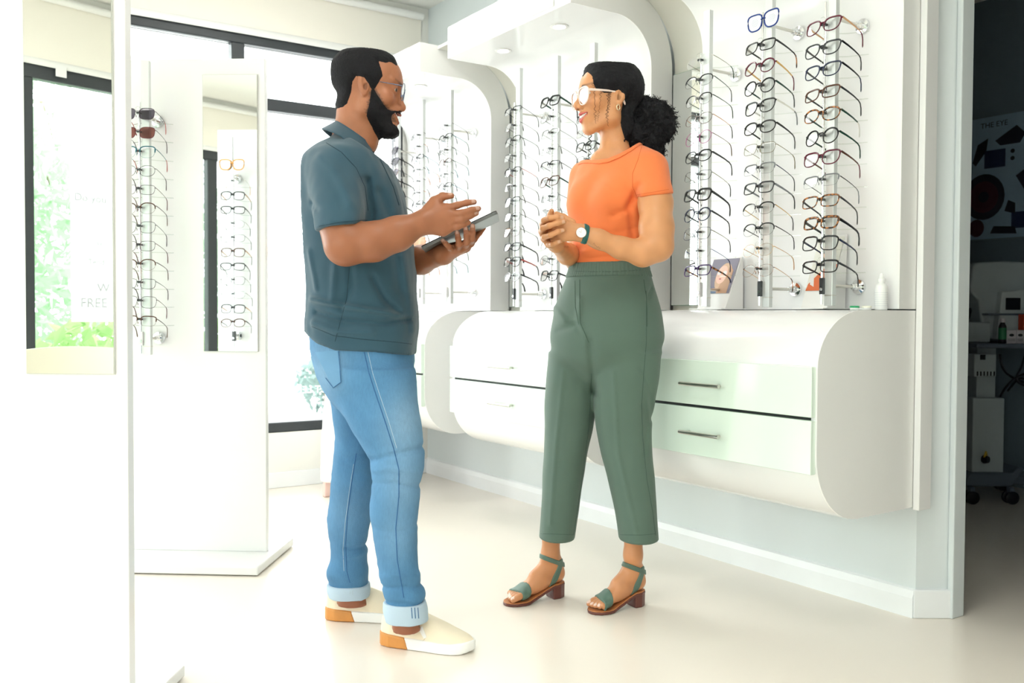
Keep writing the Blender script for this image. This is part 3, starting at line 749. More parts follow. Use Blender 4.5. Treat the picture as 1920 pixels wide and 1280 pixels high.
fc2 += [(rim[i], rim[(i + 1) % len(rim)], rim[(i + 1) % len(rim)] + nv, rim[i] + nv) for i in range(len(rim))]
MB().add(back, fc2).obj('backrest', CREAM, e, smooth=50)
MB().box((-0.21, -0.22, 0.42), (0.22, 0.22, 0.48)).obj('seat', CREAM, e, bevel=0.02, seg=3)
for sx in (-1, 1):
    for sy in (-1, 1):
        MB().tube([(sx * 0.17, sy * 0.17, 0.43), (sx * 0.2, sy * 0.2, 0.0)], 0.011, 10).obj('leg', CHROME, e, smooth=40)

# ================================================================== small things on the chest by the doorway
def print_patch(parent, poly, m, t, x=-0.0006):
    """flat printed shape on a card: outline in (y, z) of the card"""
    o = MB().prism(poly, x - 0.0003 * t, x, 'x').obj('print', m, parent); return o
def ellipse(cy, cz, ry, rz, n=18, rot=0.0):
    c, s = math.cos(rot), math.sin(rot)
    return [(cy + ry * math.cos(a) * c - rz * math.sin(a) * s, cz + ry * math.cos(a) * s + rz * math.sin(a) * c) for a in np.linspace(0, 2 * math.pi, n, endpoint=False)]
def card(loc, width, height, lean, low, label):
    e = empty('photo_card_stand', loc, 0, label, 'photo stand', 'photo cards on the chest by the doorway')
    m = MB(); L_ = height * math.tan(lean)
    m.prism([(0, 0), (L_, height), (L_ + 0.006, height), (0.09, 0)], -width / 2, width / 2, 'y'); m.obj('easel', WHITE_SATIN, e)
    MB().box((-0.03, -width / 2 - 0.01, 0.0), (0.10, width / 2 + 0.01, 0.003)).obj('base_plate', WHITE_SATIN, e)
    c = bpy.data.objects.new('photo', None); COL.objects.link(c); c.parent = e; c.empty_display_size = 0.02
    c.rotation_euler = (0, lean, 0); c.location = (-0.0012, 0, 0)
    return e, c
c1 = srgb(126, 122, 140)
e, c = card((2.40, 2.33, 0.966), 0.135, 0.185, math.radians(24), 0.05, 'small photo card of a fair haired model wearing sunglasses, behind the rack beside the ponytail')
H = 0.2
print_patch(c, [(-0.062, 0.062), (0.062, 0.062), (0.062, 0.198), (-0.062, 0.198)], mat('print_mauve', c1, .4), 1)
print_patch(c, [(0.062, 0.062), (0.062, 0.12), (0.02, 0.075), (-0.01, 0.062)], mat('print_slate', srgb(92, 112, 140), .4), 2)
print_patch(c, ellipse(-0.012, 0.125, 0.036, 0.056), mat('print_blonde', srgb(205, 170, 140), .4), 3)
print_patch(c, [(-0.05, 0.062), (-0.05, 0.15), (-0.03, 0.17), (-0.01, 0.11), (0.0, 0.062)], mat('print_honey', srgb(190, 150, 120), .4), 3.5)
print_patch(c, ellipse(-0.002, 0.135, 0.025, 0.036), mat('print_skin', srgb(236, 190, 172), .4), 4)
for yy in (-0.013, 0.012): print_patch(c, ellipse(yy, 0.142, 0.0095, 0.008), mat('print_glare', srgb(225, 222, 222), .3), 5)
print_patch(c, ellipse(0.0, 0.118, 0.006, 0.0025), mat('print_lip', srgb(190, 100, 100), .4), 5)
e, c = card((2.405, 1.895, 0.966), 0.10, 0.235, math.radians(21), 0.05, 'tall photo card with an orange print, behind the rack nearest the doorway')
print_patch(c, [(-0.048, 0.062), (0.048, 0.062), (0.048, 0.245), (-0.048, 0.245)], mat('print_pale', srgb(225, 224, 216), .4), 1)
print_patch(c, [(-0.048, 0.062), (0.048, 0.062), (0.044, 0.085), (0.0, 0.135), (-0.030, 0.15), (-0.048, 0.15)], mat('print_orange', srgb(214, 110, 66), .4), 2)
print_patch(c, ellipse(-0.005, 0.19, 0.026, 0.036), mat('print_skin', srgb(236, 190, 172), .4), 3)
print_patch(c, [(0.02, 0.075), (0.036, 0.083), (0.046, 0.12), (0.038, 0.14), (0.026, 0.10)], mat('print_glare', srgb(225, 222, 222), .3), 3)
for yy in (-0.018, 0.01): print_patch(c, ellipse(yy, 0.196, 0.010, 0.008), mat('print_grey', srgb(120, 118, 116), .3), 4)
e = empty('photo_card_stand', (2.43, 3.13, 0.966), 0, 'dark photo card standing behind the rack at the woman\'s hands', 'photo stand', 'photo cards on the chest by the doorway')
MB().box((0, -0.085, 0), (0.012, 0.085, 0.135)).obj('board', mat('print_dark', srgb(52, 42, 54), .4), e, bevel=0.001)
MB().box((-0.0012, 0.02, 0.02), (-0.0002, 0.05, 0.09)).obj('print', mat('print_grey', srgb(120, 118, 116), .3), e)
MB().box((-0.0012, -0.06, 0.0), (-0.0002, -0.03, 0.07)).obj('print', mat('print_pale', srgb(225, 224, 216), .4), e)
# solution bottle
BW = mat('white_bottle_plastic', (0.8, 0.81, 0.8, 1), 0.35)
p = (2.47, 1.70)
e = empty('lens_solution_bottle', (p[0], p[1], 0.963), 0, 'white plastic lens solution bottle at the doorway end of the chest', 'bottle')
MB().lathe([(0.0165, 0), (0.0185, 0.003), (0.0185, 0.066), (0.016, 0.074), (0.0105, 0.079), (0.010, 0.083)], 28).obj('body', BW, e, smooth=40)
MB().lathe([(0.0105, 0.0832), (0.0115, 0.085), (0.0115, 0.093), (0.007, 0.097), (0.0055, 0.107), (0.003, 0.110)], 24).obj('cap', BW, e, smooth=40)
for i in range(7):
    MB().lathe([(0.01875, 0.012 + i * 0.0065), (0.01875, 0.0128 + i * 0.0065)], 28).obj('print_line', mat('pale_print', srgb(196, 200, 210), .8), e, smooth=40)
# contact lens case
e = empty('contact_lens_case', (2.42, 1.735, 0.963), math.radians(-55), 'contact lens case with one green and one white cap beside the bottle', 'lens case')
MB().lathe([(0.0125, 0), (0.0135, 0.002), (0.0135, 0.006)], 24, (-0.017, 0, 0)).obj('well', BW, e, smooth=40)
MB().lathe([(0.0125, 0), (0.0135, 0.002), (0.0135, 0.006)], 24, (0.017, 0, 0)).obj('well', BW, e, smooth=40)
MB().box((-0.01, -0.006, 0.001), (0.01, 0.006, 0.004)).obj('bridge', BW, e)
tag(MB().lathe([(0.0142, 0.0062), (0.0142, 0.0105), (0.013, 0.0118)], 24, (-0.017, 0, 0)).obj('cap', mat('green_cap', srgb(30, 160, 100), .3), e, smooth=40), 'bright green screw cap')
MB().lathe([(0.0142, 0.0062), (0.0142, 0.0105), (0.013, 0.0118)], 24, (0.017, 0, 0)).obj('cap', mat('cream_cap', srgb(240, 238, 222), .3), e, smooth=40)

# ================================================================== the dim examination room
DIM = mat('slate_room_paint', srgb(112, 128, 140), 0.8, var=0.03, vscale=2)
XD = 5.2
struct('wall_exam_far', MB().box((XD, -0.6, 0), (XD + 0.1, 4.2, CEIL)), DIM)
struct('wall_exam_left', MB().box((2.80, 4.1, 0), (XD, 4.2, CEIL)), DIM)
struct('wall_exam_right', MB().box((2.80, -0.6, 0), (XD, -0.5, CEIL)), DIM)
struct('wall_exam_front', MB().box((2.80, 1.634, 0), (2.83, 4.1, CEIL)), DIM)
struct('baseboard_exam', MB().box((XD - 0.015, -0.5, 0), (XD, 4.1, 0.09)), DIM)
# wall chart of the eye
e = empty('anatomy_chart', (XD - 0.012, 2.72, 1.39), 0, 'wall chart headed THE EYE with dark anatomical drawings, in the dim room', 'poster')
PB = mat('chart_paper', srgb(150, 176, 196), .5); PD = mat('chart_ink', srgb(26, 26, 44), .6); PR = mat('chart_maroon', srgb(72, 30, 46), .6); PN = mat('chart_navy', srgb(34, 44, 84), .6)
MB().box((0.0, -0.52, 0), (0.006, 0.50, 0.69)).obj('sheet', PB, e)
MB().box((-0.003, -0.53, -0.012), (0.008, 0.51, 0.0)).obj('rail', DIM, e); MB().box((-0.003, -0.53, 0.69), (0.008, 0.51, 0.70)).obj('rail', DIM, e)
me = text_mesh('THE EYE', 0.042); o = link('lettering', me, PD, e); o.rotation_euler = (math.radians(90), 0, math.radians(-90)); o.location = (-0.001, 0.225, 0.630)
def pp(poly, m, k=1): MB().prism(poly, -0.0004 - 0.0006 * k, 0.0, 'x').obj('drawing', m, e)
pp([(0.27, 0.44), (0.24, 0.54), (0.18, 0.57), (0.19, 0.50), (0.25, 0.42)], PD); pp([(0.14, 0.55), (0.02, 0.62), (-0.03, 0.57), (0.0, 0.52), (0.11, 0.52)], PD)
pp([(-0.05, 0.62), (-0.10, 0.50), (-0.20, 0.52), (-0.22, 0.60), (-0.12, 0.60)], PD); pp([(0.20, 0.40), (0.08, 0.40), (0.08, 0.50), (0.20, 0.50)], PN)
for zz in (0.44, 0.48): pp(ellipse(0.04, zz, 0.012, 0.012), PD)
pp(ellipse(0.20, 0.24, 0.12, 0.13, 24), PD); pp(ellipse(0.20, 0.24, 0.085, 0.09, 24), PR, 2); pp(ellipse(0.20, 0.24, 0.03, 0.03), PD, 3)
pp([(0.06, 0.21), (0.02, 0.19), (0.02, 0.13), (0.08, 0.15)], PD)
pp([(0.02, 0.34), (-0.04, 0.38), (-0.14, 0.34), (-0.12, 0.24), (-0.05, 0.22)], PD); pp(ellipse(-0.10, 0.30, 0.05, 0.06), PN, 2)
pp([(0.04, 0.05), (-0.08, 0.05), (-0.08, 0.14), (0.04, 0.14)], PN); pp([(-0.12, 0.1), (-0.17, 0.16), (-0.21, 0.1), (-0.16, 0.06)], PD)
pp(ellipse(0.24, 0.065, 0.045, 0.05), PR); pp([(0.16, 0.03), (0.01, 0.02), (0.02, 0.06), (0.14, 0.07)], PD)
for i in range(5): pp([(-0.25 - 0.002 * i, 0.60 - i * 0.02), (-0.42, 0.60 - i * 0.02), (-0.42, 0.606 - i * 0.02), (-0.25, 0.606 - i * 0.02)], PD)

# instrument table (view aligned: local x to the right, y away)
BE = 4.45; PXM = BE / FPX
org = onz(1845, 935, 0.0)
def ex(px): return (px - 1845) * PXM
def ez(py): return CAMH - (py - 597.5) * PXM
GREY = mat('instrument_grey', srgb(176, 186, 190), .5, var=.03); DGREY = mat('instrument_dark', srgb(92, 102, 116), .5); BLK = mat('instrument_black', srgb(16, 16, 26), .4)
e = empty('instrument_table', (org[0], org[1], 0), -YAW, 'grey height adjustable instrument table on castors in the dim room', 'instrument table')
MB().box((ex(1786), -0.20, ez(656)), (ex(1975), 0.30, ez(647))).obj('table_top', DGREY, e, bevel=0.008)
MB().box((ex(1820), -0.03, ez(770)), (ex(1858), 0.06, ez(656))).obj('inner_column', GREY, e, bevel=0.004)
MB().box((ex(1806), -0.07, ez(906)), (ex(1869), 0.10, ez(757))).obj('outer_column', GREY, e, bevel=0.006)
cb = MB().box((ex(1801), -0.10, ez(714)), (ex(1845), 0.08, ez(668))).obj('control_box', GREY, e, bevel=0.006)
for i in range(6): MB().box((ex(1806) + i * 0.017, -0.103, ez(712)), (ex(1806) + i * 0.017 + 0.006, -0.1, ez(703))).obj('vent_slot', BLK, cb)
MB().box((ex(1812), -0.104, ez(680)), (ex(1822), -0.1, ez(670))).obj('socket', BLK, cb)
ft = MB(); ft.prism([(ex(1790), ez(918)), (ex(1800), ez(905)), (ex(1880), ez(905)), (ex(1893), ez(893)), (ex(1905), ez(896)), (ex(1885), ez(925)), (ex(1880), ez(932)), (ex(1790), ez(932))], -0.10, 0.12, 'y'); ft.obj('base', DGREY, e, bevel=0.008)
for px_, yy in ((1873, -0.12), (1795, -0.12), (1930, 0.25), (1800, 0.25)):
    cst = MB(); cst.box((ex(px_) - 0.012, yy - 0.02, 0.04), (ex(px_) + 0.012, yy + 0.02, 0.085)); c_ = cst.obj('castor', DGREY, e, bevel=0.004)
    for dy in (-0.018, 0.018):
        MB().lathe([(0.026, dy - 0.010), (0.033, dy - 0.007), (0.033, dy + 0.007), (0.026, dy + 0.010)], 20, (ex(px_), yy, 0.033), axis='y').obj('wheel', BLK, c_, smooth=40)
MB().box((ex(1880), 0.08, 0.06), (ex(1960), 0.14, 0.10)).obj('rear_foot', DGREY, e, bevel=0.006)
# instrument: head with chin shaped shell and small screen
e = empty('eye_test_instrument', (org[0], org[1], ez(647)), -YAW, 'pale grey eye testing instrument with a small black screen on the table', 'instrument')
zb = ez(647)
outl = [(1838, 640), (1836, 600), (1831, 562), (1820, 552), (1813, 542), (1813, 530), (1819, 495), (1822, 488), (1830, 485), (1880, 482), (1950, 486), (1975, 500), (1980, 640)]
MB().prism([(ex(a), ez(b) - zb) for a, b in outl], 0.02, 0.28, 'y').obj('shell', GREY, e, bevel=0.012, seg=3)
sh = MB(); sh.prism([(ex(1858), ez(640) - zb), (ex(1868), ez(545) - zb), (ex(1918), ez(540) - zb), (ex(1925), ez(640) - zb)], -0.03, 0.02, 'y'); op = sh.obj('operator_panel', mat('instrument_light', srgb(196, 204, 206), .5), e, bevel=0.006)
MB().box((ex(1875), -0.034, ez(581) - zb), (ex(1904), -0.0305, ez(557) - zb)).obj('screen', BLK, op)
MB().box((ex(1795), -0.05, 0.002), (ex(1842), 0.2, ez(606) - zb)).obj('chin_base', GREY, e, bevel=0.006)
hk = MB(); hk.lathe([(0.008, 0), (0.014, 0.02), (0.019, 0.05), (0.017, 0.066)], 14, (ex(1809), 0.02, ez(603) - zb)); hk.obj('joystick', BLK, e, smooth=50)
MB().box((ex(1838), -0.04, ez(592) - zb), (ex(1978), 0.03, ez(588) - zb)).obj('rail', DGREY, e)
def dimbox(nm, x0, x1, y0, y1, yy, dd, m, label, cat):
    e = empty(nm, (org[0], org[1], 0), -YAW, label, cat)
    e.location = Vector(org) + Vector(R0) * ex((x0 + x1) / 2) + Vector(FH) * yy; e.location.z = ez(y1)
    hw = (x1 - x0) / 2 * PXM
    MB().box((-hw, 0, 0), (hw, dd, ez(y0) - ez(y1))).obj('carton', m, e, bevel=0.001); return e, hw
for (x0, x1), lab in (((1852, 1870), 'left white carton with a dark picture on the instrument table'), ((1871, 1885), 'middle white carton on the instrument table'), ((1886, 1904), 'right white carton with a dark picture under the orange box')):
    e_, hw = dimbox('carton', x0, x1, 621, 647, -0.16, 0.05, mat('carton_white', srgb(205, 200, 205), .5), lab, 'box'); 
    MB().prism(ellipse(0, 0.042, 0.012, 0.007), -0.0006, 0, 'y').obj('print', BLK, e_)
    for k in range(3): MB().box((-hw + 0.004, -0.0006, 0.012 + k * 0.005), (hw - 0.004, 0, 0.0135 + k * 0.005)).obj('print', PD, e_)
e_, hw = dimbox('carton', 1884, 1904, 590, 620.5, -0.155, 0.045, mat('carton_orange', srgb(200, 70, 40), .5), 'orange carton standing on the white cartons in the dim room', 'box')
for k in (0.052, 0.014): MB().box((-hw + 0.006, -0.0006, k), (hw - 0.006, 0, k + 0.008)).obj('print', mat('carton_print', srgb(220, 120, 90), .5), e_)
e = empty('dark_bottle', (0, 0, 0), -YAW, 'dark glass bottle with a green label and white cap on the instrument table', 'bottle')
e.location = Vector(org) + Vector(R0) * ex(1845) + Vector(FH) * -0.15; e.location.z = ez(647)
MB().lathe([(0.016, 0), (0.018, 0.003), (0.018, 0.085), (0.011, 0.1), (0.010, 0.105)], 20).obj('body', BLK, e, smooth=40)
MB().lathe([(0.0183, 0.02), (0.0183, 0.078)], 20).obj('label_band', mat('label_green', srgb(40, 120, 80), .5), e, smooth=40)
MB().lathe([(0.0125, 0.1055), (0.0125, 0.125)], 18).obj('cap', mat('carton_white', srgb(205, 200, 205), .5), e, smooth=40)
# looped cable and plug
def lw(px, py, yy): return Vector(org) + Vector(R0) * ex(px) + Vector(FH) * yy + Vector((0, 0, ez(py)))
e = empty('power_cable', lw(1842, 660, -0.12), 0, 'black power cable tied in loops hanging below the table top', 'cable')
def cable(pts, r=0.006):
    P_ = [np.array(lw(a, b, c)) - np.array(e.location) for a, b, c in pts]
    Q = []
    for i in range(len(P_) - 1):
        a = P_[max(i - 1, 0)]; b = P_[i]; c = P_[i + 1]; d = P_[min(i + 2, len(P_) - 1)]
        for t in np.linspace(0, 1, 6, endpoint=False):
            Q.append(0.5 * ((2 * b) + (-a + c) * t + (2 * a - 5 * b + 4 * c - d) * t * t + (-a + 3 * b - 3 * c + d) * t ** 3))
    Q.append(P_[-1]); MB().tube(Q, r, 6).obj('cord', BLK, e, smooth=60)
cable([(1843, 668, -.14), (1845, 690, -.15), (1858, 708, -.15), (1885, 722, -.15), (1900, 722, -.14), (1905, 712, -.15), (1890, 706, -.16), (1868, 716, -.16), (1850, 735, -.16), (1843, 752, -.15)])
cable([(1895, 658, -.14), (1885, 690, -.15), (1872, 715, -.16), (1885, 728, -.16), (1900, 730, -.15), (1902, 722, -.15), (1880, 716, -.15), (1855, 740, -.16)])
e = empty('power_plug', lw(1824, 878, -0.085), 0, 'black power plug with a yellow warning mark on the table column', 'plug')
MB().lathe([(0.018, 0), (0.022, -0.008), (0.016, -0.03)], 16, (0, 0, 0), axis='y').obj('plug_body', BLK, e, smooth=50)
MB().prism([(-0.018, 0.012), (0.014, 0.012), (0.0, 0.042)], -0.02, -0.012, 'y').obj('warning_mark', mat('warning_yellow', srgb(210, 180, 60), .5), e)

# ================================================================== implicit surfaces for people (right, depth, up)
f32 = np.float32
def smin(a, b, k):
    h = np.clip(0.5 + 0.5 * (b - a) / k, 0, 1); return b + (a - b) * h - k * h * (1 - h)
def smax(a, b, k): return -smin(-a, -b, k)
def sph(P, c, r): return np.sqrt(((P - np.asarray(c, f32)) ** 2).sum(1)) - r
def ell(P, c, r, R=None):
    q = P - np.asarray(c, f32)
    if R is not None: q = q @ np.asarray(R, f32).T
    r = np.asarray(r, f32); k0 = np.sqrt(((q / r) ** 2).sum(1)); k1 = np.sqrt(((q / (r * r)) ** 2).sum(1)) + 1e-9
    return k0 * (k0 - 1) / k1
def cone(P, a, b, ra, rb):
    a = np.asarray(a, f32); b = np.asarray(b, f32); ab = b - a
    t = np.clip((P - a) @ ab / (ab @ ab + 1e-12), 0, 1)
    return np.sqrt(((P - a - t[:, None] * ab) ** 2).sum(1)) - (ra + (rb - ra) * t)
def chain(P, pts, rad, k=0.01):
    d = None
    for i in range(len(pts) - 1):
        c = cone(P, pts[i], pts[i + 1], rad[i], rad[i + 1]); d = c if d is None else smin(d, c, k)
    return d
def rbox(P, c, hs, R, r):
    q = np.abs((P - np.asarray(c, f32)) @ np.asarray(R, f32).T) - np.asarray(hs, f32)
    return np.sqrt((np.maximum(q, 0) ** 2).sum(1)) + np.minimum(q.max(1), 0) - r
def stack(P, sl, n=2.3, rot=0.0):
    """sl rows: z, ca, cb, ra, rb (descending or ascending z); horizontal superellipse slices, axes turned by rot"""
    sl = np.array(sorted([list(map(float, r)) for r in sl])); z = P[:, 2]
    dz = np.maximum(sl[0, 0] - z, 0) + np.maximum(z - sl[-1, 0], 0)
    def ip(j):   # smooth interpolation
        zz = np.clip(z, sl[0, 0], sl[-1, 0]); i = np.clip(np.searchsorted(sl[:, 0], zz) - 1, 0, len(sl) - 2)
        t = (zz - sl[i, 0]) / (sl[i + 1, 0] - sl[i, 0])
        y0, y1 = sl[i, j], sl[i + 1, j]
        m = np.gradient(sl[:, j], sl[:, 0]); h = sl[i + 1, 0] - sl[i, 0]
        t2, t3 = t * t, t * t * t
        return (2 * t3 - 3 * t2 + 1) * y0 + (t3 - 2 * t2 + t) * h * m[i] + (-2 * t3 + 3 * t2) * y1 + (t3 - t2) * h * m[i + 1]
    x = P[:, 0] - ip(1); y = P[:, 1] - ip(2)
    c, s = math.cos(rot), math.sin(rot); x, y = x * c + y * s, -x * s + y * c
    ra, rb = ip(3), ip(4)
    k = (np.abs(x / ra) ** n + np.abs(y / rb) ** n) ** (1 / n)
    g = np.sqrt((x / (ra * ra)) ** 2 + (y / (rb * rb)) ** 2) / np.maximum(np.sqrt((x / ra) ** 2 + (y / rb) ** 2), 1e-6)
    d = (k - 1) / np.maximum(g, 1e-3)
    return np.where(dz > 0, np.sqrt(np.maximum(d, 0) ** 2 + dz ** 2), np.maximum(d, -0.2))
_prm = np.random.default_rng(11).uniform(-1, 1, (32, 32, 32)).astype(f32)
def vnoise(P, freq, off=0.0):
    q = P * freq + off + 100; i = np.floor(q).astype(np.int64); t = (q - i); t = t * t * (3 - 2 * t); i &= 31; j = (i + 1) & 31
    x0, y0, z0 = i.T; x1, y1, z1 = j.T; tx, ty, tz = t.T
    g = _prm
    return ((g[x0, y0, z0] * (1 - tx) + g[x1, y0, z0] * tx) * (1 - ty) + (g[x0, y1, z0] * (1 - tx) + g[x1, y1, z0] * tx) * ty) * (1 - tz) + \
           ((g[x0, y0, z1] * (1 - tx) + g[x1, y0, z1] * tx) * (1 - ty) + (g[x0, y1, z1] * (1 - tx) + g[x1, y1, z1] * tx) * ty) * tz
def fold(P, pts, w, side=None):
    """soft ridge mask along a polyline; pts in local 3D; distance measured in the picture-parallel plane"""
    Q = P[:, [0, 2]]; d = None
    for i in range(len(pts) - 1):
        a = np.array([pts[i][0], pts[i][2]], f32); b = np.array([pts[i + 1][0], pts[i + 1][2]], f32); ab = b - a
        t = np.clip((Q - a) @ ab / (ab @ ab), 0, 1); e = ((Q - a - t[:, None] * ab) ** 2).sum(1)
        d = e if d is None else np.minimum(d, e)
    m = np.exp(-d / (w * w))
    if side is not None: m = m * np.clip((side - P[:, 1]) / 0.04 + 0.5, 0, 1)
    return m
def sdf_mesh(fn, lo, hi, h, B=8, slack=1.7):
    lo = np.array(lo, float); hi = np.array(hi, float)
    nb = np.maximum(1, np.ceil((hi - lo) / (h * B))).astype(int); n = nb * B + 1
    ax = [lo[i] + h * np.arange(n[i]) for i in range(3)]
    cen = [lo[i] + h * B * (np.arange(nb[i]) + 0.5) for i in range(3)]
    G = np.stack(np.meshgrid(*cen, indexing='ij'), -1).reshape(-1, 3).astype(f32)
    dc = fn(G); act = np.abs(dc) < h * B * 0.87 * slack + 0.004
    V = np.repeat(np.repeat(np.repeat(dc.reshape(nb), B, 0), B, 1), B, 2)
    V = np.pad(V, ((0, 1),) * 3, mode='edge').astype(f32)
    ids = np.argwhere(act.reshape(nb))
    o = np.arange(B + 1)
    for c0 in range(0, len(ids), 500):
        idc = ids[c0:c0 + 500]
        I = (idc[:, 0, None] * B + o)[:, :, None, None]; J = (idc[:, 1, None] * B + o)[:, None, :, None]; Kk = (idc[:, 2, None] * B + o)[:, None, None, :]
        shp_ = (len(idc), B + 1, B + 1, B + 1)
        I = np.broadcast_to(I, shp_).ravel(); J = np.broadcast_to(J, shp_).ravel(); Kk = np.broadcast_to(Kk, shp_).ravel()
        P = np.stack([ax[0][I], ax[1][J], ax[2][Kk]], -1).astype(f32)
        V[I, J, Kk] = fn(P)
    S = V < 0
    c8 = [(i, j, k) for i in (0, 1) for j in (0, 1) for k in (0, 1)]
    sub = lambda A, c: A[c[0]:A.shape[0] - 1 + c[0], c[1]:A.shape[1] - 1 + c[1], c[2]:A.shape[2] - 1 + c[2]]
    cnt = sum(sub(S, c).astype(np.int8) for c in c8); mix = (cnt > 0) & (cnt < 8)
    cells = np.argwhere(mix); idx = -np.ones(mix.shape, np.int64); idx[mix] = np.arange(len(cells))
    vals = np.stack([V[cells[:, 0] + c[0], cells[:, 1] + c[1], cells[:, 2] + c[2]] for c in c8], 1)
    acc = np.zeros((len(cells), 3)); num = np.zeros(len(cells)); C8 = np.array(c8, float)
    for a in range(8):
        for b in range(a + 1, 8):
            if np.abs(C8[a] - C8[b]).sum() != 1: continue
            va, vb = vals[:, a], vals[:, b]; cr = (va < 0) != (vb < 0)
            t = np.where(cr, va / np.where(cr, va - vb, 1), 0)
            acc += np.where(cr[:, None], C8[a] + t[:, None] * (C8[b] - C8[a]), 0); num += cr
    verts = lo + h * (cells + acc / num[:, None])
    F = []
    for axn in range(3):
        u, v = (axn + 1) % 3, (axn + 2) % 3
        sl0 = [slice(None)] * 3; sl1 = [slice(None)] * 3; sl0[axn] = slice(0, -1); sl1[axn] = slice(1, None)
        cr = S[tuple(sl0)] != S[tuple(sl1)]
        e = np.argwhere(cr); e = e[(e[:, u] > 0) & (e[:, v] > 0) & (e[:, u] < mix.shape[u]) & (e[:, v] < mix.shape[v])]
        fl = S[e[:, 0], e[:, 1], e[:, 2]]
        def cell(du, dv):
            q = e.copy(); q[:, u] -= du; q[:, v] -= dv; return idx[q[:, 0], q[:, 1], q[:, 2]]
        q = np.stack([cell(1, 1), cell(0, 1), cell(0, 0), cell(1, 0)], 1)
        q[~fl] = q[~fl][:, ::-1]
        F.append(q)
    F = np.concatenate(F); F = F[(F >= 0).all(1)]
    return verts, F
def join_vf(parts):
    V, F, C, n = [], [], [], 0
    for p in parts:
        V.append(p[0]); F.append(p[1] + n); n += len(p[0])
        if len(p) > 2: C.append(p[2])
    return (np.concatenate(V), np.concatenate(F)) + ((np.concatenate(C),) if C else ())
def mesh_np(name, verts_w, F, col=None, smooth=True):
    me = bpy.data.meshes.new(name); nv, nf = len(verts_w), len(F)
    me.vertices.add(nv); me.vertices.foreach_set('co', np.ascontiguousarray(verts_w, f32).ravel())
    me.loops.add(nf * 4); me.loops.foreach_set('vertex_index', np.ascontiguousarray(F, np.int32).ravel())
    me.polygons.add(nf); me.polygons.foreach_set('loop_start', np.arange(0, nf * 4, 4, dtype=np.int32)); me.polygons.foreach_set('loop_total', np.full(nf, 4, np.int32))
    me.update(calc_edges=True); me.validate()
    if smooth: me.polygons.foreach_set('use_smooth', np.ones(len(me.polygons), bool))
    if col is not None:
        a = me.color_attributes.new('col', 'FLOAT_COLOR', 'POINT'); a.data.foreach_set('color', np.c_[col, np.ones(nv)].astype(f32).ravel())
    return me
class Person:
    def __init__(s, base_px, label):
        b = onz(*base_px); s.base = np.array([b[0], b[1], 0.0]); s.root = empty('person', s.base, 0, label, 'person'); s.bvh = {}
    def part(s, name, vf, m, parent=None, label=None):
        W = L2W(vf[0]) - s.base
        me = mesh_np(name, W, vf[1], vf[2] if len(vf) > 2 else None); o = link(name, me, m, parent or s.root)
        if label: o['label'] = label
        s.bvh[name] = BVHTree.FromPolygons([tuple(v) for v in (W + s.base)], [tuple(f) for f in vf[1]])
        return o
    def hit(s, names, px, py, lift=0.0):
        d = Vector(ray(px, py)).normalized(); best = None
        for n in names:
            h = s.bvh[n].ray_cast(Vector(CAM), d)
            if h[0] is not None and (best is None or h[3] < best[1]): best = (h[0], h[3], h[1])
        if best is None: return None
        nrm = best[2] if best[2].dot(d) < 0 else -best[2]
        return np.array(best[0] + nrm * lift), np.array(nrm)
    def line(s, name, on, pts, r, m, parent=None, lift=0.0, n=5, dense=5, flat=None, dash=0):
        """tube following the surface under a pixel polyline"""
        P = []
        for i in range(len(pts) - 1):
            k = max(2, int(math.hypot(pts[i + 1][0] - pts[i][0], pts[i + 1][1] - pts[i][1]) / dense))
            for t in np.linspace(0, 1, k, endpoint=False): P.append((pts[i][0] + (pts[i + 1][0] - pts[i][0]) * t, pts[i][1] + (pts[i + 1][1] - pts[i][1]) * t))
        P.append(pts[-1]); H = [s.hit(on, *p, lift=lift) for p in P]; H = [h[0] - s.base for h in H if h]
        if len(H) < 2: return None
        mb = MB()
        if dash:
            for i in range(0, len(H) - dash + 1, dash + 1): mb.tube(H[i:i + dash], r, n)
        else: mb.tube(H, r, n, flat=flat)
        return mb.obj(name, m, parent or s.root, smooth=60)
    def patch(s, name, on, poly, m, parent=None, lift=0.0015, step=4.0, thick=0.0012, label=None):
        """thin sheet lying on the surface under a pixel polygon"""
        xs = [p[0] for p in poly]; ys = [p[1] for p in poly]
        nx = max(2, int((max(xs) - min(xs)) / step)); ny = max(2, int((max(ys) - min(ys)) / step))
        # poly must be a 4-corner patch: bilinear grid
        a, b, c, d = [np.array(p, float) for p in poly]; V = []; ok = True
        for j in range(ny + 1):
            for i in range(nx + 1):
                u, v = i / nx, j / ny; p = (a * (1 - u) + b * u) * (1 - v) + (d * (1 - u) + c * u) * v
                h = s.hit(on, p[0], p[1], lift)
                V.append(None if h is None else (h[0] - s.base, h[1]))
        if any(v is None for v in V): return None
        n = len(V); w = nx + 1
        top = [v[0] for v in V]; bot = [v[0] - v[1] * thick for v in V]
        F = [(j * w + i, j * w + i + 1, (j + 1) * w + i + 1, (j + 1) * w + i) for j in range(ny) for i in range(nx)]
        F2 = F + [tuple(k + n for k in reversed(f)) for f in F]
        rim = list(range(w)) + [j * w + nx for j in range(1, ny + 1)] + [ny * w + i for i in range(nx - 1, -1, -1)] + [j * w for j in range(ny - 1, 0, -1)]
        F2 += [(rim[i], rim[(i + 1) % len(rim)], rim[(i + 1) % len(rim)] + n, rim[i] + n) for i in range(len(rim))]
        o = MB().add(top + bot, F2).obj(name, m, parent or s.root, smooth=50)
        if label: o['label'] = label
        return o
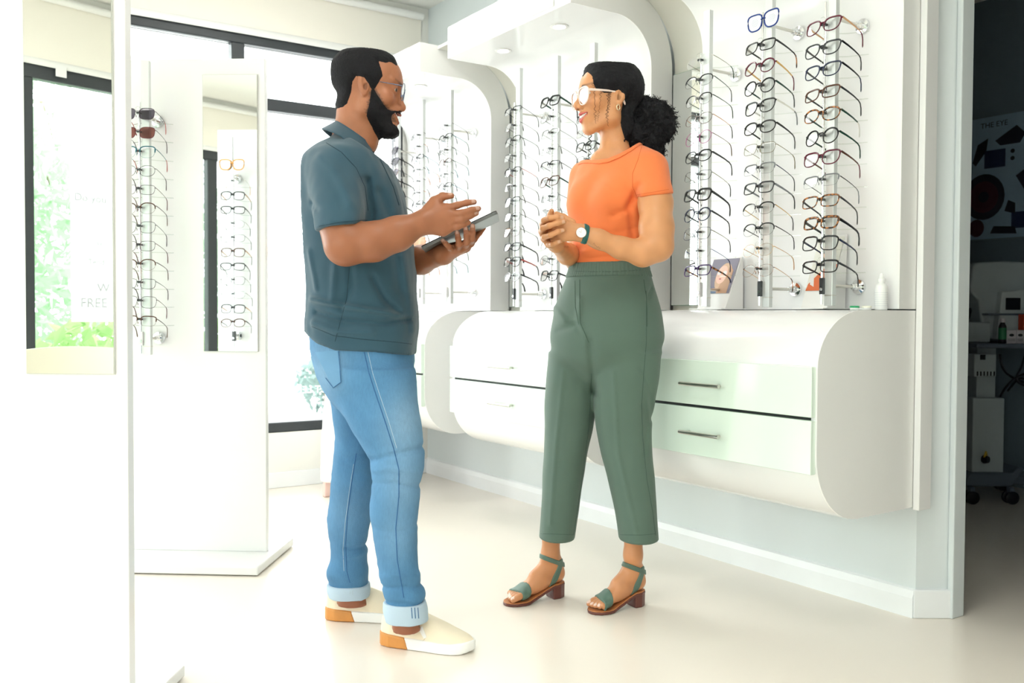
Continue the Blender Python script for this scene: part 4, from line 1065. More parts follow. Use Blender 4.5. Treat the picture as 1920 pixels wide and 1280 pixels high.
def frame(fwd_ang_toward_cam, facing, pitch, roll=0.0):
    """rows forward, left, up in (right, depth, up); facing +1 looks to the picture's right, -1 to its left"""
    y = math.radians(fwd_ang_toward_cam); p = math.radians(pitch)
    f = np.array([facing * math.cos(y), -math.sin(y), 0.0]); up = np.array([0, 0, 1.0]); l = np.cross(up, f)
    f2 = f * math.cos(p) - up * math.sin(p); u2 = np.cross(f2, l); r = math.radians(roll)
    l2 = l * math.cos(r) + u2 * math.sin(r); u3 = np.cross(f2, l2)
    return np.stack([f2, l2, u3])
def head_skin(P, o, R, s, g):
    """g: dict of shape tweaks; head template, origin between the ear canals"""
    s = np.asarray(s, f32); sc = float(s.mean()); q = ((P - np.asarray(o, f32)) @ np.asarray(R, f32).T) / s
    q = q.copy(); ys = np.sign(q[:, 1]); q[:, 1] = np.abs(q[:, 1])
    d = ell(q, g.get('cran_c', (-.010, 0, .043)), g.get('cran_r', (.092, .073, .075)))
    d = smin(d, ell(q, (.022, 0, .040), (.072, .062, .064)), .02)
    d = smin(d, ell(q, (.030, 0, -.015), (.062, .058, .066)), .02)
    jw = g.get('jaw', 1.0); fx = g.get('fx', 0.0); nz = g.get('nose_dz', 0.0); cd_ = g.get('chin_dx', 0.0); mx_, my_ = g.get('mw', (.0875, .027))
    d = smin(d, cone(q, (-.002, .054, -.01), (.006, .047 * jw, -.060), .017, .018), .02)
    d = smin(d, cone(q, (.006, .045 * jw, -.058), (.076 + fx + cd_, .012, -.090), .020, .017), .025)
    d = smin(d, ell(q, (.079 + fx + cd_, 0, -.091), (.019, .020, .016)), .014)
    d = smin(d, ell(q, (.075 + fx, 0, -.053), (.0215, .030, .030)), .018)
    d = smin(d, ell(q, (.056, .041, -.014), (.026, .022, .021)), .016)
    d = smin(d, cone(q, (.083, 0, .035), (.068, .046, .036), .0125, .009), .014)
    d = smax(d, -sph(q, (.097, .034, .011), .0165), .012)
    # eyelids around the eyeball
    d = smin(d, sph(q, (.0735, .032, .0125), .0150), .005)
    d = smax(d, -ell(q, (.0885, .0355, .0115), (.0105, .0135, g.get('eye', .0042))), .0015)
    # nose
    d = smin(d, cone(q, (.087, 0, .022), (.107, 0, -.016 + nz), .0070, .0088), .009)
    d = smin(d, sph(q, (.1095, 0, -.0205 + nz), .0112), .006)
    d = smin(d, ell(q, (.100, .0125, -.026 + nz), (.0115, .0075, .0085)), .005)
    d = smax(d, -ell(q, (.104, .0065, -.0345 + nz), (.0055, .0035, .0045)), .0025)
    # mouth: lips, parted in a smile
    zc = g.get('smile', -.050)
    d = smin(d, cone(q, (.0985 + fx, 0, -.0480), (mx_ + fx, my_, zc), .0050, .0030), .004)
    d = smin(d, cone(q, (.0950 + fx, 0, -.0690), (mx_ - .0005 + fx, my_ - .001, zc - .003), .0060, .0030), .004)
    op = g.get('open', .0045)
    if op:
        for dx_ in (0.0, -.007): d = smax(d, -cone(q, (.102 + fx + dx_, 0, -.0580), (mx_ + .005 + fx + dx_, my_ - .0005, zc - .0015), op, .0030), .0012)
    # ear
    a = math.radians(14); Re = np.array([[math.cos(a), 0, math.sin(a)], [0, 1, 0], [-math.sin(a), 0, math.cos(a)]])
    ey = g.get('ear_y', .070)
    er = smin(ell(q, (-.011, ey + .003, .006), (.0175, .0085, .031), Re), sph(q, (-.003, ey, -.024), .0085), .008)
    er = smax(er, -ell(q, (-.007, ey + .013, .009), (.0105, .0075, .021), Re), .003)
    er = smax(er, -ell(q, (-.002, ey + .006, -.004), (.0065, .009, .010), Re), .004)
    er = smin(er, cone(q, (.003, ey + .004, -.001), (.004, ey + .004, -.008), .0035, .0035), .003)
    d = smin(d, er, .004)
    return d * sc, q
def poly_sd(X, Z, poly):
    """signed distance to polygon, negative inside"""
    poly = np.array(poly, float); n = len(poly); d = np.full(X.shape, 1e9); inside = np.zeros(X.shape, bool)
    for i in range(n):
        a, b = poly[i], poly[(i + 1) % n]; e = b - a
        t = np.clip(((X - a[0]) * e[0] + (Z - a[1]) * e[1]) / (e @ e + 1e-12), 0, 1)
        d = np.minimum(d, (X - a[0] - t * e[0]) ** 2 + (Z - a[1] - t * e[1]) ** 2)
        c = ((a[1] > Z) != (b[1] > Z)) & (X < (b[0] - a[0]) * (Z - a[1]) / (b[1] - a[1] + 1e-12) + a[0]); inside ^= c
    return np.where(inside, -1, 1) * np.sqrt(d)
def px2head(pts, b, o, R, s):
    out = []
    for t_ in pts:
        px, py = t_[:2]; bb = t_[2] if len(t_) > 2 else b
        q = (R @ (L(px, py, bb) - o)) / np.asarray(s); out.append((q[0], q[2]))
    return out
def mixc(c, m, c2): return c * (1 - m[:, None]) + np.asarray(c2)[None, :3] * m[:, None]
def finger(P, pts, r0, r1, k=.004):
    rad = np.linspace(r0, r1, len(pts)); return chain(P, pts, rad, k)
def nail_mask(V, tips):
    """tips: (tip point, inward neighbour, outward direction)"""
    m = np.zeros(len(V))
    for t, n, up, r in tips:
        t = np.asarray(t); ax = (t - n) / np.linalg.norm(t - n); c = t + up * r * .8 - ax * r * .25
        q = V - c; al = q @ ax; la = np.sqrt(np.maximum((q ** 2).sum(1) - al ** 2, 0))
        m = np.maximum(m, ((np.abs(al) < r * .70) & (la < r * .70)).astype(float))
    return m
def eyeball(o, R, s, side, look=(1, 0, 0)):
    c = o + (np.array([.0735, .032 * side, .0125]) * s) @ R; r = .0138 * float(np.mean(s))
    lk = np.array(look, float) @ R; lk /= np.linalg.norm(lk)
    V, F = [], []; nu, nv = 20, 14
    for j in range(nv + 1):
        for i in range(nu):
            th = math.pi * j / nv; ph = 2 * math.pi * i / nu; V.append((math.sin(th) * math.cos(ph), math.sin(th) * math.sin(ph), math.cos(th)))
    V = np.array(V); F = np.array([(j * nu + i, j * nu + (i + 1) % nu, (j + 1) * nu + (i + 1) % nu, (j + 1) * nu + i) for j in range(nv) for i in range(nu)])
    a = np.cross(lk, [0, 0, 1]); a /= np.linalg.norm(a); b = np.cross(lk, a)
    W = c + r * (V[:, 0:1] * a + V[:, 1:2] * b + V[:, 2:3] * lk)
    th = np.degrees(np.arccos(np.clip(V[:, 2], -1, 1)))
    col = np.where((th < 13)[:, None], (.01, .01, .01), np.where((th < 28)[:, None], (.09, .045, .025), (.62, .60, .57)))
    return W, F, col
EYEM = mat('eye', (1, 1, 1, 1), 0.08, vcol=True)
TEETH = mat('teeth', (0.78, 0.76, 0.7, 1), 0.2)
def teeth(o, R, s, z=-.0545, h=.0065, ry=.021, x0=.0855, rise=14.0):
    """upper row of separate teeth along the dental arch"""
    parts = []
    for i in range(-4, 5):
        y = i * ry / 4.4; x = x0 - 12 * y * y; zz = z + rise * y * y
        c = o + (np.array([x, y, zz]) * s) @ R
        mb = MB(); mb.box((-.0025, -ry / 9.2, -h / 2), (.0025, ry / 9.2, h / 2))
        v = np.array(mb.v) @ R + c; parts.append((v, np.array(mb.f)))
    return join_vf(parts)
def wear_glasses(person, spec, o, R, s, x, z, scale, toe=0.0, lens=None):
    """spectacles as a part of the person; template local x = wearer's right, y = backwards, z = up"""
    ms = glasses_meshes(spec[0], spec[1], None)
    c = o + (np.array([x, 0, z]) * s) @ R
    Wm = np.stack([L2W(-R[1]), L2W(-R[0]), L2W(R[2])], 1)
    M = Matrix.Identity(4)
    for i in range(3):
        for j in range(3): M[i][j] = Wm[i, j] * scale
    t = L2W(c) - person.base
    for i in range(3): M[i][3] = t[i]
    M = M @ Matrix.Rotation(math.radians(toe), 4, 'X')
    e = eyeglasses((spec[0], spec[1], spec[2], spec[3], spec[4], lens or LENS_CLEAR), M, None, None, 'worn_eyeglasses', parent=person.root)
    return e

# ================================================================== the man with the tablet
def rows(tab):
    """(py, pxl, pxr, b, rb) -> stack rows"""
    out = []
    for py, l, r, b, rb in tab:
        A, B_ = L(l, py, b), L(r, py, b); out.append(((A[2] + B_[2]) / 2, (A[0] + B_[0]) / 2, b, (B_[0] - A[0]) / 2, rb))
    return out
def bounds(pts, pad):
    p = np.array(pts); return p.min(0) - pad, p.max(0) + pad
SKIN_M = mat('skin_man', (1, 1, 1, 1), 0.42, spec=0.4, vcol=True, sss=0.08, bump=0.05, bscale=900)
HAIR_BLACK = mat('black_hair', (0.007, 0.007, 0.009, 1), 0.75, spec=0.25, bump=1.0, bscale=420)
POLO = mat('teal_pique_cotton', srgb(42, 76, 92), 0.85, bump=0.25, bscale=900, sheen=0.2, var=0.05, vscale=12)
POLO_D = mat('teal_pique_seam', srgb(26, 52, 64), 0.9)
man = Person((700, 1195), 'smiling bearded man in teal polo shirt and blue jeans holding a tablet')
BM = 2.70
mo = L(691, 171, BM); mR = frame(-5, 1, 11); ms_ = np.array([.95, .96, 1.03])
mg = dict(cran_c=(-.018, 0, .040), cran_r=(.103, .074, .076), jaw=1.08, smile=-.046, open=.0074, eye=.0042, fx=.009, nose_dz=-.005, mw=(.0835, .0305))
neck_b = L(660, 268, BM)
def man_head(P):
    d, q = head_skin(P, mo, mR, ms_, mg)
    d = smin(d, cone(P, mo + (np.array([-.022, 0, -.03]) * ms_) @ mR, neck_b, .050, .062), .02)
    return smin(d, cone(P, L(664, 205, BM), L(684, 262, BM), .040, .038), .03)
V, F = sdf_mesh(man_head, *bounds([L(610, 85, 2.58), L(770, 300, 2.83)], 0.0), .0024)
def skin_cols(V, o, R, s, base, lip, brow, g, brow_z=.0335):
    q = ((V - o) @ R.T) / s; y = np.abs(q[:, 1]); n = vnoise(V.astype(f32), 60.0); n2 = vnoise(V.astype(f32), 400.0)
    c = np.tile(np.array(base[:3]), (len(V), 1)) * (1 + 0.05 * n + .03 * n2)[:, None]
    q2 = q.copy().astype(f32); q2[:, 1] = y; zc = g.get('smile', -.05); fx = g.get('fx', 0.0); nz = g.get('nose_dz', 0.0); mx_, my_ = g.get('mw', (.0875, .027))
    du = cone(q2, (.0985 + fx, 0, -.0480), (mx_ + fx, my_, zc), .0050, .0030); dl = cone(q2, (.0950 + fx, 0, -.0690), (mx_ - .0005 + fx, my_ - .001, zc - .003), .0060, .0030)
    m = np.clip(1 - np.minimum(du, dl) / .0016, 0, 1) * (q[:, 0] > .07); c = mixc(c, m, lip)
    inn = np.clip(1 - cone(q2, (.098 + fx, 0, -.0585), (mx_ + .003 + fx, my_ - .0005, zc - .0015), g.get('open', .0045), .0030) / .0012, 0, 1) * (q[:, 0] < .0935 + fx - 9 * y * y); c = mixc(c, inn * .85, (.05, .015, .012))
    db = cone(q2, (.093, .014, brow_z), (.074, .048, brow_z + .004), .0042, .0026)
    c = mixc(c, np.clip(1 - db / .003, 0, 1) * (q[:, 0] > .05) * .9, brow)
    dn = ell(q2, (.104, .0065, -.0345 + nz), (.0055, .0035, .0045)); c = mixc(c, np.clip(1 - dn / .002, 0, 1) * .8, np.array(base[:3]) * .18)
    ec = ell(q2, (-.002, g.get('ear_y', .070) + .004, -.004), (.006, .008, .008)); c = mixc(c, np.clip(1 - ec / .003, 0, 1) * .55, np.array(base[:3]) * .3)
    lid = ell(q2, (.089, .0335, .0115), (.009, .0135, g.get('eye', .004) + .0018)); c = mixc(c, np.clip(1 - np.abs(lid) / .0015, 0, 1) * (q[:, 2] > .0115) * .75, brow)
    ck = np.exp(-((q[:, 0] - .07) ** 2 + (y - .045) ** 2 + (q[:, 2] + .012) ** 2) / .022 ** 2); c = mixc(c, ck * .25, np.array(base[:3]) * np.array([1.12, .86, .82]))
    return c
MB_ = srgb(166, 108, 76)
man_cols = skin_cols(V, mo, mR, ms_, MB_, srgb(150, 82, 72), (.014, .011, .010), mg); man_V0 = V
parts = [(V, F, man_cols)]
# near (right) arm and open hand
ra = [L(632, 345, 2.57), L(638, 425, 2.47), L(648, 458, 2.455), L(700, 453, 2.455), L(745, 438, 2.46), L(792, 417, 2.465)]
rr = [.045, .051, .054, .050, .044, .029]
HB = 2.462
def hp(*t): return [L(a, b, HB + (c / 1000.)) for a, b, c in t]
r_index = hp((836, 390, 0), (858, 384.5, -4), (875, 380, -4), (889, 378.5, 0))
r_mid = hp((843, 402, -4), (866, 399.5, -10), (884, 394, -8), (897, 391, -4))
r_ring = hp((845, 415, -2), (867, 411, -8), (882, 404.5, -4), (893, 400, 2))
r_pink = hp((842, 428, 2), (858, 425.5, -2), (870, 421, 0), (879, 417.5, 4))
r_thumb = hp((803, 392, 12), (814, 377, 14), (830, 368, 8), (846, 367, 2))
wr = ra[-1]
def r_hand(P):
    d = chain(P, ra, rr, .02)
    palm = None
    for e_, r_ in ((r_index[0], .0125), (r_mid[0], .0125), (r_ring[0], .0120), (r_pink[0], .0115)):
        c_ = cone(P, wr + (e_ - wr) * .12, e_, .020, r_); palm = c_ if palm is None else smin(palm, c_, .014)
    palm = smin(palm, cone(P, wr + np.array([.004, .0, .008]), L(818, 385, HB + .008), .022, .016), .015)
    palm = smin(palm, cone(P, L(806, 425, HB), L(830, 433, HB + .002), .017, .015), .015)
    d = smin(d, palm, .018)
    for f_, a_, b_ in ((r_index, .0098, .0072), (r_mid, .0102, .0074), (r_ring, .0098, .0070), (r_pink, .0086, .0062)):
        d = smin(d, finger(P, f_, a_, b_), .006)
    d = smin(d, finger(P, r_thumb, .0150, .0082), .010)
    return d
V, F = sdf_mesh(r_hand, *bounds(ra[1:] + r_index + r_mid + r_pink + r_thumb, .075), .0032)
# hand again at finer grain where the fingers are
hv = lambda P: r_hand(P)
def split_mesh(fn, lo, hi, cut, h1, h2, axis=0):
    """coarse below the cut, fine above it, overlapping by a little"""
    l1, h1_ = np.array(lo), np.array(hi); a = h1_.copy(); a[axis] = cut + .004; b = l1.copy(); b[axis] = cut - .004
    return join_vf([sdf_mesh(fn, l1, a, h1), sdf_mesh(fn, b, h1_, h2)])
lo, hi = bounds(ra[1:] + r_index + r_mid + r_pink + r_thumb, .07)
V, F = split_mesh(r_hand, lo, hi, L(780, 420, 2.46)[0], .005, .0021)
nails = [(f_[-1], f_[-2], np.array([0, -1, .25]) / 1.03, r_) for f_, r_ in ((r_index, .0072), (r_mid, .0074), (r_ring, .0070))] + [(r_thumb[-1], r_thumb[-2], np.array([0, -.5, .8]) / .94, .008)]
def arm_cols(V, base, nails, knuck=()):
    n = vnoise(V.astype(f32), 45.0); c = np.tile(np.array(base[:3]), (len(V), 1)) * (1 + .06 * n)[:, None]
    c = mixc(c, nail_mask(V, nails) * .65, np.array(base[:3]) * .45 + np.array([.40, .30, .26]))
    for k in knuck: c = mixc(c, np.exp(-((V - k) ** 2).sum(1) / .009 ** 2) * .25, np.array(base[:3]) * .6)
    return c
MBA = srgb(150, 94, 64)
parts.append((V, F, arm_cols(V, MBA, nails, [r_index[1], r_mid[1], r_ring[1]])))
# far (left) arm, hand under the tablet with the fingers over its near edge
TB = 2.60
def lp(*t): return [L(a, b, c) for a, b, c in t]
la = lp((655, 315, 2.88), (712, 470, 2.90), (735, 492, 2.88), (790, 487, 2.74), (829, 477, 2.63))
lr = [.056, .050, .048, .040, .028]
l_pink = lp((846, 468, 2.575), (842, 463, 2.545), (836, 457, 2.535), (830, 451, 2.545))
l_ring = lp((860, 466, 2.575), (861, 458, 2.538), (859, 447, 2.530), (857, 437, 2.540))
l_mid = lp((872, 462, 2.58), (875, 455, 2.535), (875, 442, 2.528), (873, 429, 2.540))
l_ind = lp((882, 455, 2.59), (885, 448, 2.54), (886, 436, 2.532), (886, 424, 2.542))
l_thumb = lp((872, 462, 2.66), (888, 448, 2.70), (898, 436, 2.725), (906, 427, 2.735))
lw_ = la[-1]
def l_hand(P):
    d = chain(P, la, lr, .02); palm = None
    for f_, r_ in ((l_ind, .013), (l_mid, .013), (l_ring, .013), (l_pink, .012)):
        c_ = cone(P, lw_ + (f_[0] - lw_) * .15, f_[0], .021, r_); palm = c_ if palm is None else smin(palm, c_, .014)
    palm = smin(palm, cone(P, lw_, l_thumb[0], .022, .018), .015)
    d = smin(d, palm, .015)
    for f_, a_, b_ in ((l_ind, .0096, .0070), (l_mid, .0098, .0072), (l_ring, .0096, .0070), (l_pink, .0084, .0060)): d = smin(d, finger(P, f_, a_, b_), .0045)
    return smin(d, finger(P, l_thumb, .0125, .0085), .008)
lo, hi = bounds(la[1:] + l_ind + l_pink + l_thumb, .065)
V, F = split_mesh(l_hand, lo, hi, L(815, 480, 2.65)[0], .005, .0022)
nails = [(f_[-1], f_[-2], np.array([0, -1, 0.1]), r_) for f_, r_ in ((l_ind, .0070), (l_mid, .0072), (l_ring, .0070), (l_pink, .006))]
parts.append((V, F, arm_cols(V, MBA, nails, [l_ring[2], l_mid[2]])))
# trunk and legs under the clothes, so that the figure is whole
nl = [(700, 612, 770, 2.62, .08), (850, 702, 782, 2.585, .06), (1000, 712, 772, 2.57, .045), (1110, 730, 778, 2.565, .036), (1150, 735, 782, 2.565, .036), (1185, 735, 790, 2.56, .034)]
fl_ = [(700, 620, 730, 2.80, .08), (850, 640, 690, 2.81, .06), (1000, 632, 676, 2.815, .045), (1080, 638, 682, 2.815, .036), (1110, 632, 684, 2.82, .036), (1135, 632, 690, 2.82, .034)]
def man_core(P):
    d = cone(P, L(655, 330, BM), L(690, 640, BM), .075, .09)
    d = smin(d, cone(P, L(640, 326, 2.56), L(650, 326, 2.85), .045, .045), .05)
    d = smin(d, cone(P, neck_b, L(655, 330, BM), .05, .07), .03)
    return smin(smin(d, stack(P, rows(nl)), .04), stack(P, rows(fl_)), .04)
V, F = sdf_mesh(man_core, *bounds([L(600, 240, 2.45), L(800, 1200, 2.95), L(600, 1200, 2.95)], .02), .010)
parts.append((V, F, np.tile(np.array(srgb(150, 92, 66)[:3]), (len(V), 1))))
q_ = ((man_V0 - mo) @ mR.T) / ms_
_bp = px2head([(698, 158), (706, 174), (718, 192), (726, 202, 2.65), (735, 206, 2.66), (740, 233.5, 2.67), (752, 235, 2.7), (764, 272, 2.7), (740, 276, 2.7), (712, 266), (699, 240), (687, 217), (693, 193), (696, 168)], 2.635, mo, mR, ms_)
_sd = poly_sd(q_[:, 0], q_[:, 2], _bp) + .004 * vnoise(man_V0.astype(f32), 150.0) + .004 * vnoise(man_V0.astype(f32), 420.0)
man_cols[:] = mixc(man_cols, np.clip(.75 - _sd / .010, 0, .75) * (q_[:, 2] > -.075), (.03, .02, .016))
man_body = man.part('body', join_vf(parts), SKIN_M)
for sd in (-1, 1): man.part('eye', eyeball(mo, mR, ms_, sd, (.93, -.36, -.05)), EYEM)
man.part('teeth', teeth(mo, mR, ms_, z=-.0570, h=.008, x0=.0985, ry=.025, rise=11.0), TEETH)

# hair and beard hug the skull
hair_poly = px2head([(744, 127, 2.7), (733, 119, 2.68), (722, 115), (709, 113), (713, 124), (718, 140), (711, 151), (704, 164), (697, 168), (690, 156), (684, 147), (668, 143), (661, 152), (657, 172), (650, 192), (643, 202, 2.66), (632, 207, 2.7), (600, 210), (590, 80), (700, 70), (752, 90, 2.7)], 2.635, mo, mR, ms_)
beard_poly = px2head([(698, 158), (706, 174), (718, 192), (726, 202, 2.65), (735, 206, 2.66), (753, 208, 2.7), (764, 211, 2.7), (764, 216.5, 2.7), (753, 213.5, 2.7), (742, 212, 2.68), (734, 213.5, 2.66), (732, 219, 2.655), (736, 229, 2.66), (744, 235, 2.68), (752, 237, 2.7), (764, 238, 2.7), (764, 264, 2.7), (740, 269, 2.7), (712, 262), (699, 240), (687, 217), (693, 193), (696, 168)], 2.635, mo, mR, ms_)
def hair_fn(poly, tmax, rise, amp, freq, xmax=None):
    def f(P):
        d = man_head(P); q = ((P - mo.astype(f32)) @ mR.T.astype(f32)) / ms_
        sd = poly_sd(q[:, 0], q[:, 2], poly) + .0015 * vnoise(P, 260.0)
        t = np.clip(-sd * rise, -.006, tmax) + amp * vnoise(P, freq) * np.clip(-sd * 120, 0, 1)
        return d - t
    return f
man.part('hair', sdf_mesh(hair_fn(hair_poly, .0065, .5, .0012, 330.0), *bounds([L(608, 82, 2.58), L(760, 245, 2.83)], 0), .0025), HAIR_BLACK)
man.part('beard', sdf_mesh(hair_fn(beard_poly, .0105, .45, .0016, 300.0), *bounds([L(680, 150, 2.58), L(772, 292, 2.83)], 0), .0022), HAIR_BLACK)
wear_glasses(man, ('round', 'metal', 'steelblue', 'steelblue', 'silver'), mo, mR, ms_, .1075, .0105, 1.0, toe=-1)

# polo shirt
T_ = [(236, 634, 690, BM, .052), (248, 632, 694, BM, .056), (260, 622, 700, BM, .070), (274, 602, 710, BM, .115), (294, 579, 722, BM, .17), (320, 566, 737, BM, .185), (355, 562, 752, BM, .182), (400, 564, 763, BM, .176), (450, 569, 772, BM, .17),
      (500, 575, 779, BM, .168), (545, 579, 782, BM, .168), (585, 577, 784, BM, .172), (615, 575, 784, BM, .176), (645, 580, 781, BM, .176), (672, 588, 779, BM, .174)]
TR = rows(T_)
hem_pts = [(560, 612), (582, 622), (612, 641), (650, 653), (720, 656), (760, 662), (800, 668)]
hx = [L(a, b, BM)[0] for a, b in hem_pts]; hz = [L(a, b, BM)[2] for a, b in hem_pts]
sl_a, sl_b = L(631, 326, 2.56), L(641, 430, 2.465)
hem_n = np.array([.13, 0, -1.0]); hem_n /= np.linalg.norm(hem_n); hem_c = L(645, 426, 2.46)
fa, fb = L(650, 326, 2.85), L(690, 425, 2.91)
FO = lambda *p: [L(a, b, 2.55) for a, b in p]
folds = [(FO((580, 560), (640, 572), (700, 582), (745, 590)), .008, .009), (FO((590, 585), (650, 600), (720, 606), (770, 598)), .007, -.006), (FO((585, 605), (640, 622), (700, 622)), .010, .006),
         (FO((690, 340), (697, 400), (693, 440)), .010, -.010), (FO((712, 360), (735, 430), (745, 540)), .012, -.005), (FO((700, 520), (720, 560), (745, 585)), .008, -.007),
         (FO((655, 470), (662, 540), (640, 580)), .010, -.005), (FO((630, 500), (625, 560)), .010, .005), (FO((750, 480), (765, 560), (768, 620)), .010, .004), (FO((575, 470), (590, 540)), .008, .004), (FO((608, 300), (640, 330), (672, 390)), .014, .004), (FO((588, 380), (610, 400)), .008, -.004)]
neck_c = L(655, 261, BM).astype(f32); _nl = L(700, 284, BM) - L(622, 232, BM); neck_n = np.array([-_nl[2], 0, _nl[0]], f32); neck_n /= np.linalg.norm(neck_n)
def polo(P):
    d = stack(P, TR, 2.35)
    bottom = np.interp(P[:, 0], hx, hz) - P[:, 2]
    sl = smax(cone(P, sl_a, sl_b, .079, .069), (P - hem_c.astype(f32)) @ hem_n.astype(f32), .006)
    fs = smax(cone(P, fa, fb, .080, .066), (P - fb.astype(f32)) @ np.array([.1, .1, -1.0], f32), .006)
    d = smin(smin(d, sl, .022), fs, .03)
    for pts, w_, a_ in folds: d = d - 1.6 * a_ * fold(P, pts, w_, 2.66)
    d = d - .004 * vnoise(P, 13.0) - .0022 * vnoise(P * np.array([1, 1, .55], f32), 38.0, 7.0)
    return smax(smax(d, bottom, .004), (P - neck_c) @ neck_n, .004)
V, F = sdf_mesh(polo, *bounds([L(548, 236, 2.36), L(800, 690, 3.0)], .03), .0055)
shirt = man.part('polo_shirt', (V, F), POLO)
# collar: folded band round the neck
def band(ctr, top, bot, th, n=40, gap=0.0):
    """closed strip between two loops"""
    V = []; k = len(top)
    for q in top: V.append(q)
    for q in bot: V.append(q)
    c = np.array(ctr)
    for q in top: V.append(q + (c - q) / np.linalg.norm(c - q) * th)
    for q in bot: V.append(q + (c - q) / np.linalg.norm(c - q) * th)
    F = []
    for i in range(k - 1):
        F += [(i, i + 1, k + i + 1, k + i), (2 * k + i + 1, 2 * k + i, 3 * k + i, 3 * k + i + 1), (i + 1, i, 2 * k + i, 2 * k + i + 1), (k + i, k + i + 1, 3 * k + i + 1, 3 * k + i)]
    F += [(0, k, 3 * k, 2 * k), (k - 1, 3 * k - 1, 4 * k - 1, 2 * k - 1)]
    return np.array(V), np.array(F)
cu_ = np.array([neck_n[2], 0, -neck_n[0]], f32); col_c = (L(664, 252, BM)).astype(f32)
def collar(P):
    Q = P - col_c; u = Q @ cu_; v = Q[:, 1]; w = Q @ neck_n
    t = np.clip(-w / .036, 0, 1.2); ru = .061 + np.where(u > 0, .041, .014) * t; rv = .068 + .052 * t
    k = np.sqrt((u / ru) ** 2 + (v / rv) ** 2); de = (k - 1) * np.minimum(ru, rv)
    d = np.abs(de) - .0034
    low = -.034 - .008 * np.abs(np.clip(u / .06, -1, 1))
    d = smax(smax(d, low - w, .003), w - .003, .003)
    return smax(d, .014 + np.clip(.02 - w * .4 - .02, 0, .02) - np.where(u > .03, np.abs(v), 1.0), .003)
man.part('collar', sdf_mesh(collar, *bounds([L(590, 215, 2.55), L(735, 320, 2.85)], .01), .0021), POLO, shirt)
for pts in ([(598, 424), (640, 416), (688, 412)],): man.line('sleeve_hem_seam', ['polo_shirt'], pts, .0011, POLO_D, shirt)
man.line('hem_seam', ['polo_shirt'], [(585, 612), (625, 629), (680, 636), (740, 641), (772, 645)], .0009, POLO_D, shirt)
man.line('armhole_seam', ['polo_shirt'], [(612, 268), (640, 285), (668, 315), (684, 350), (690, 395)], .0012, POLO_D, shirt)
man.line('placket_edge', ['polo_shirt'], [(707, 288), (722, 318), (737, 350), (748, 385)], .0016, POLO_D, shirt)
man.line('side_seam', ['polo_shirt'], [(655, 500), (650, 560), (628, 640)], .0008, POLO_D, shirt)

# jeans
DEN = np.array(srgb(76, 126, 166)[:3])
NL = [(690, 605, 777, 2.615, .105), (720, 618, 780, 2.61, .102), (760, 638, 785, 2.60, .097), (800, 658, 791, 2.59, .091), (850, 686, 797, 2.58, .080), (880, 697, 796, 2.578, .074), (905, 697, 789, 2.576, .069), (950, 693, 785, 2.573, .066),
      (1000, 700, 783, 2.57, .062), (1050, 708, 783, 2.567, .058), (1090, 715, 788, 2.565, .058), (1112, 720, 797, 2.565, .060), (1135, 723, 796, 2.565, .055), (1146, 725, 795, 2.565, .054)]
FL = [(690, 600, 745, 2.79, .10), (720, 612, 735, 2.795, .098), (760, 623, 718, 2.80, .095), (800, 628, 706, 2.805, .088), (850, 627, 702, 2.81, .078), (900, 621, 701, 2.812, .070), (950, 616, 697, 2.814, .066), (1000, 616, 691, 2.815, .062), (1050, 620, 688, 2.817, .058), (1072, 613, 691, 2.818, .060), (1090, 617, 690, 2.82, .054), (1102, 619, 690, 2.82, .053)]
PV = [(618, 585, 774, BM, .160), (650, 585, 775, BM, .168), (680, 591, 776, BM, .172), (710, 602, 777, BM, .170), (740, 616, 777, BM, .155), (765, 632, 772, BM, .12)]
nR, fR, pR = rows(NL), rows(FL), rows(PV)
jf = [(FO((700, 862), (740, 848), (790, 840)), .008, -.006), (FO((698, 880), (730, 874), (780, 880)), .008, .005), (FO((700, 905), (745, 900), (788, 915)), .007, -.005), (FO((705, 985), (740, 992), (780, 985)), .008, -.003),
      (FO((716, 1098), (755, 1092), (792, 1100)), .006, -.006), (FO((722, 1126), (760, 1122), (796, 1130)), .005, -.006), (FO((715, 1078), (750, 1070), (785, 1080)), .008, .004), (FO((620, 1062), (655, 1066), (690, 1058)), .006, -.006), (FO((618, 1082), (655, 1078), (690, 1086)), .006, .004), (FO((620, 880), (660, 872), (700, 860)), .010, -.004), (FO((650, 740), (690, 780), (720, 840)), .014, -.003), (FO((770, 690), (740, 705), (700, 700)), .009, -.003)]
def jeans(P):
    d = smin(smin(stack(P, pR, 2.4), stack(P, nR, 2.2), .03), stack(P, fR, 2.2), .03)
    for pts, w_, a_ in jf: d = d - 1.05 * a_ * fold(P, pts, w_)
    return d - .003 * vnoise(P, 16.0, 3.0) - .0014 * vnoise(P * np.array([1, 1, 1.8], f32), 40.0)
V, F = sdf_mesh(jeans, *bounds([L(575, 610, 2.48), L(805, 1160, 2.93), L(600, 1120, 2.93)], .015), .0055)
n1 = vnoise(V.astype(f32), 22.0); n2 = vnoise(V.astype(f32), 5.0)
pr_ = []
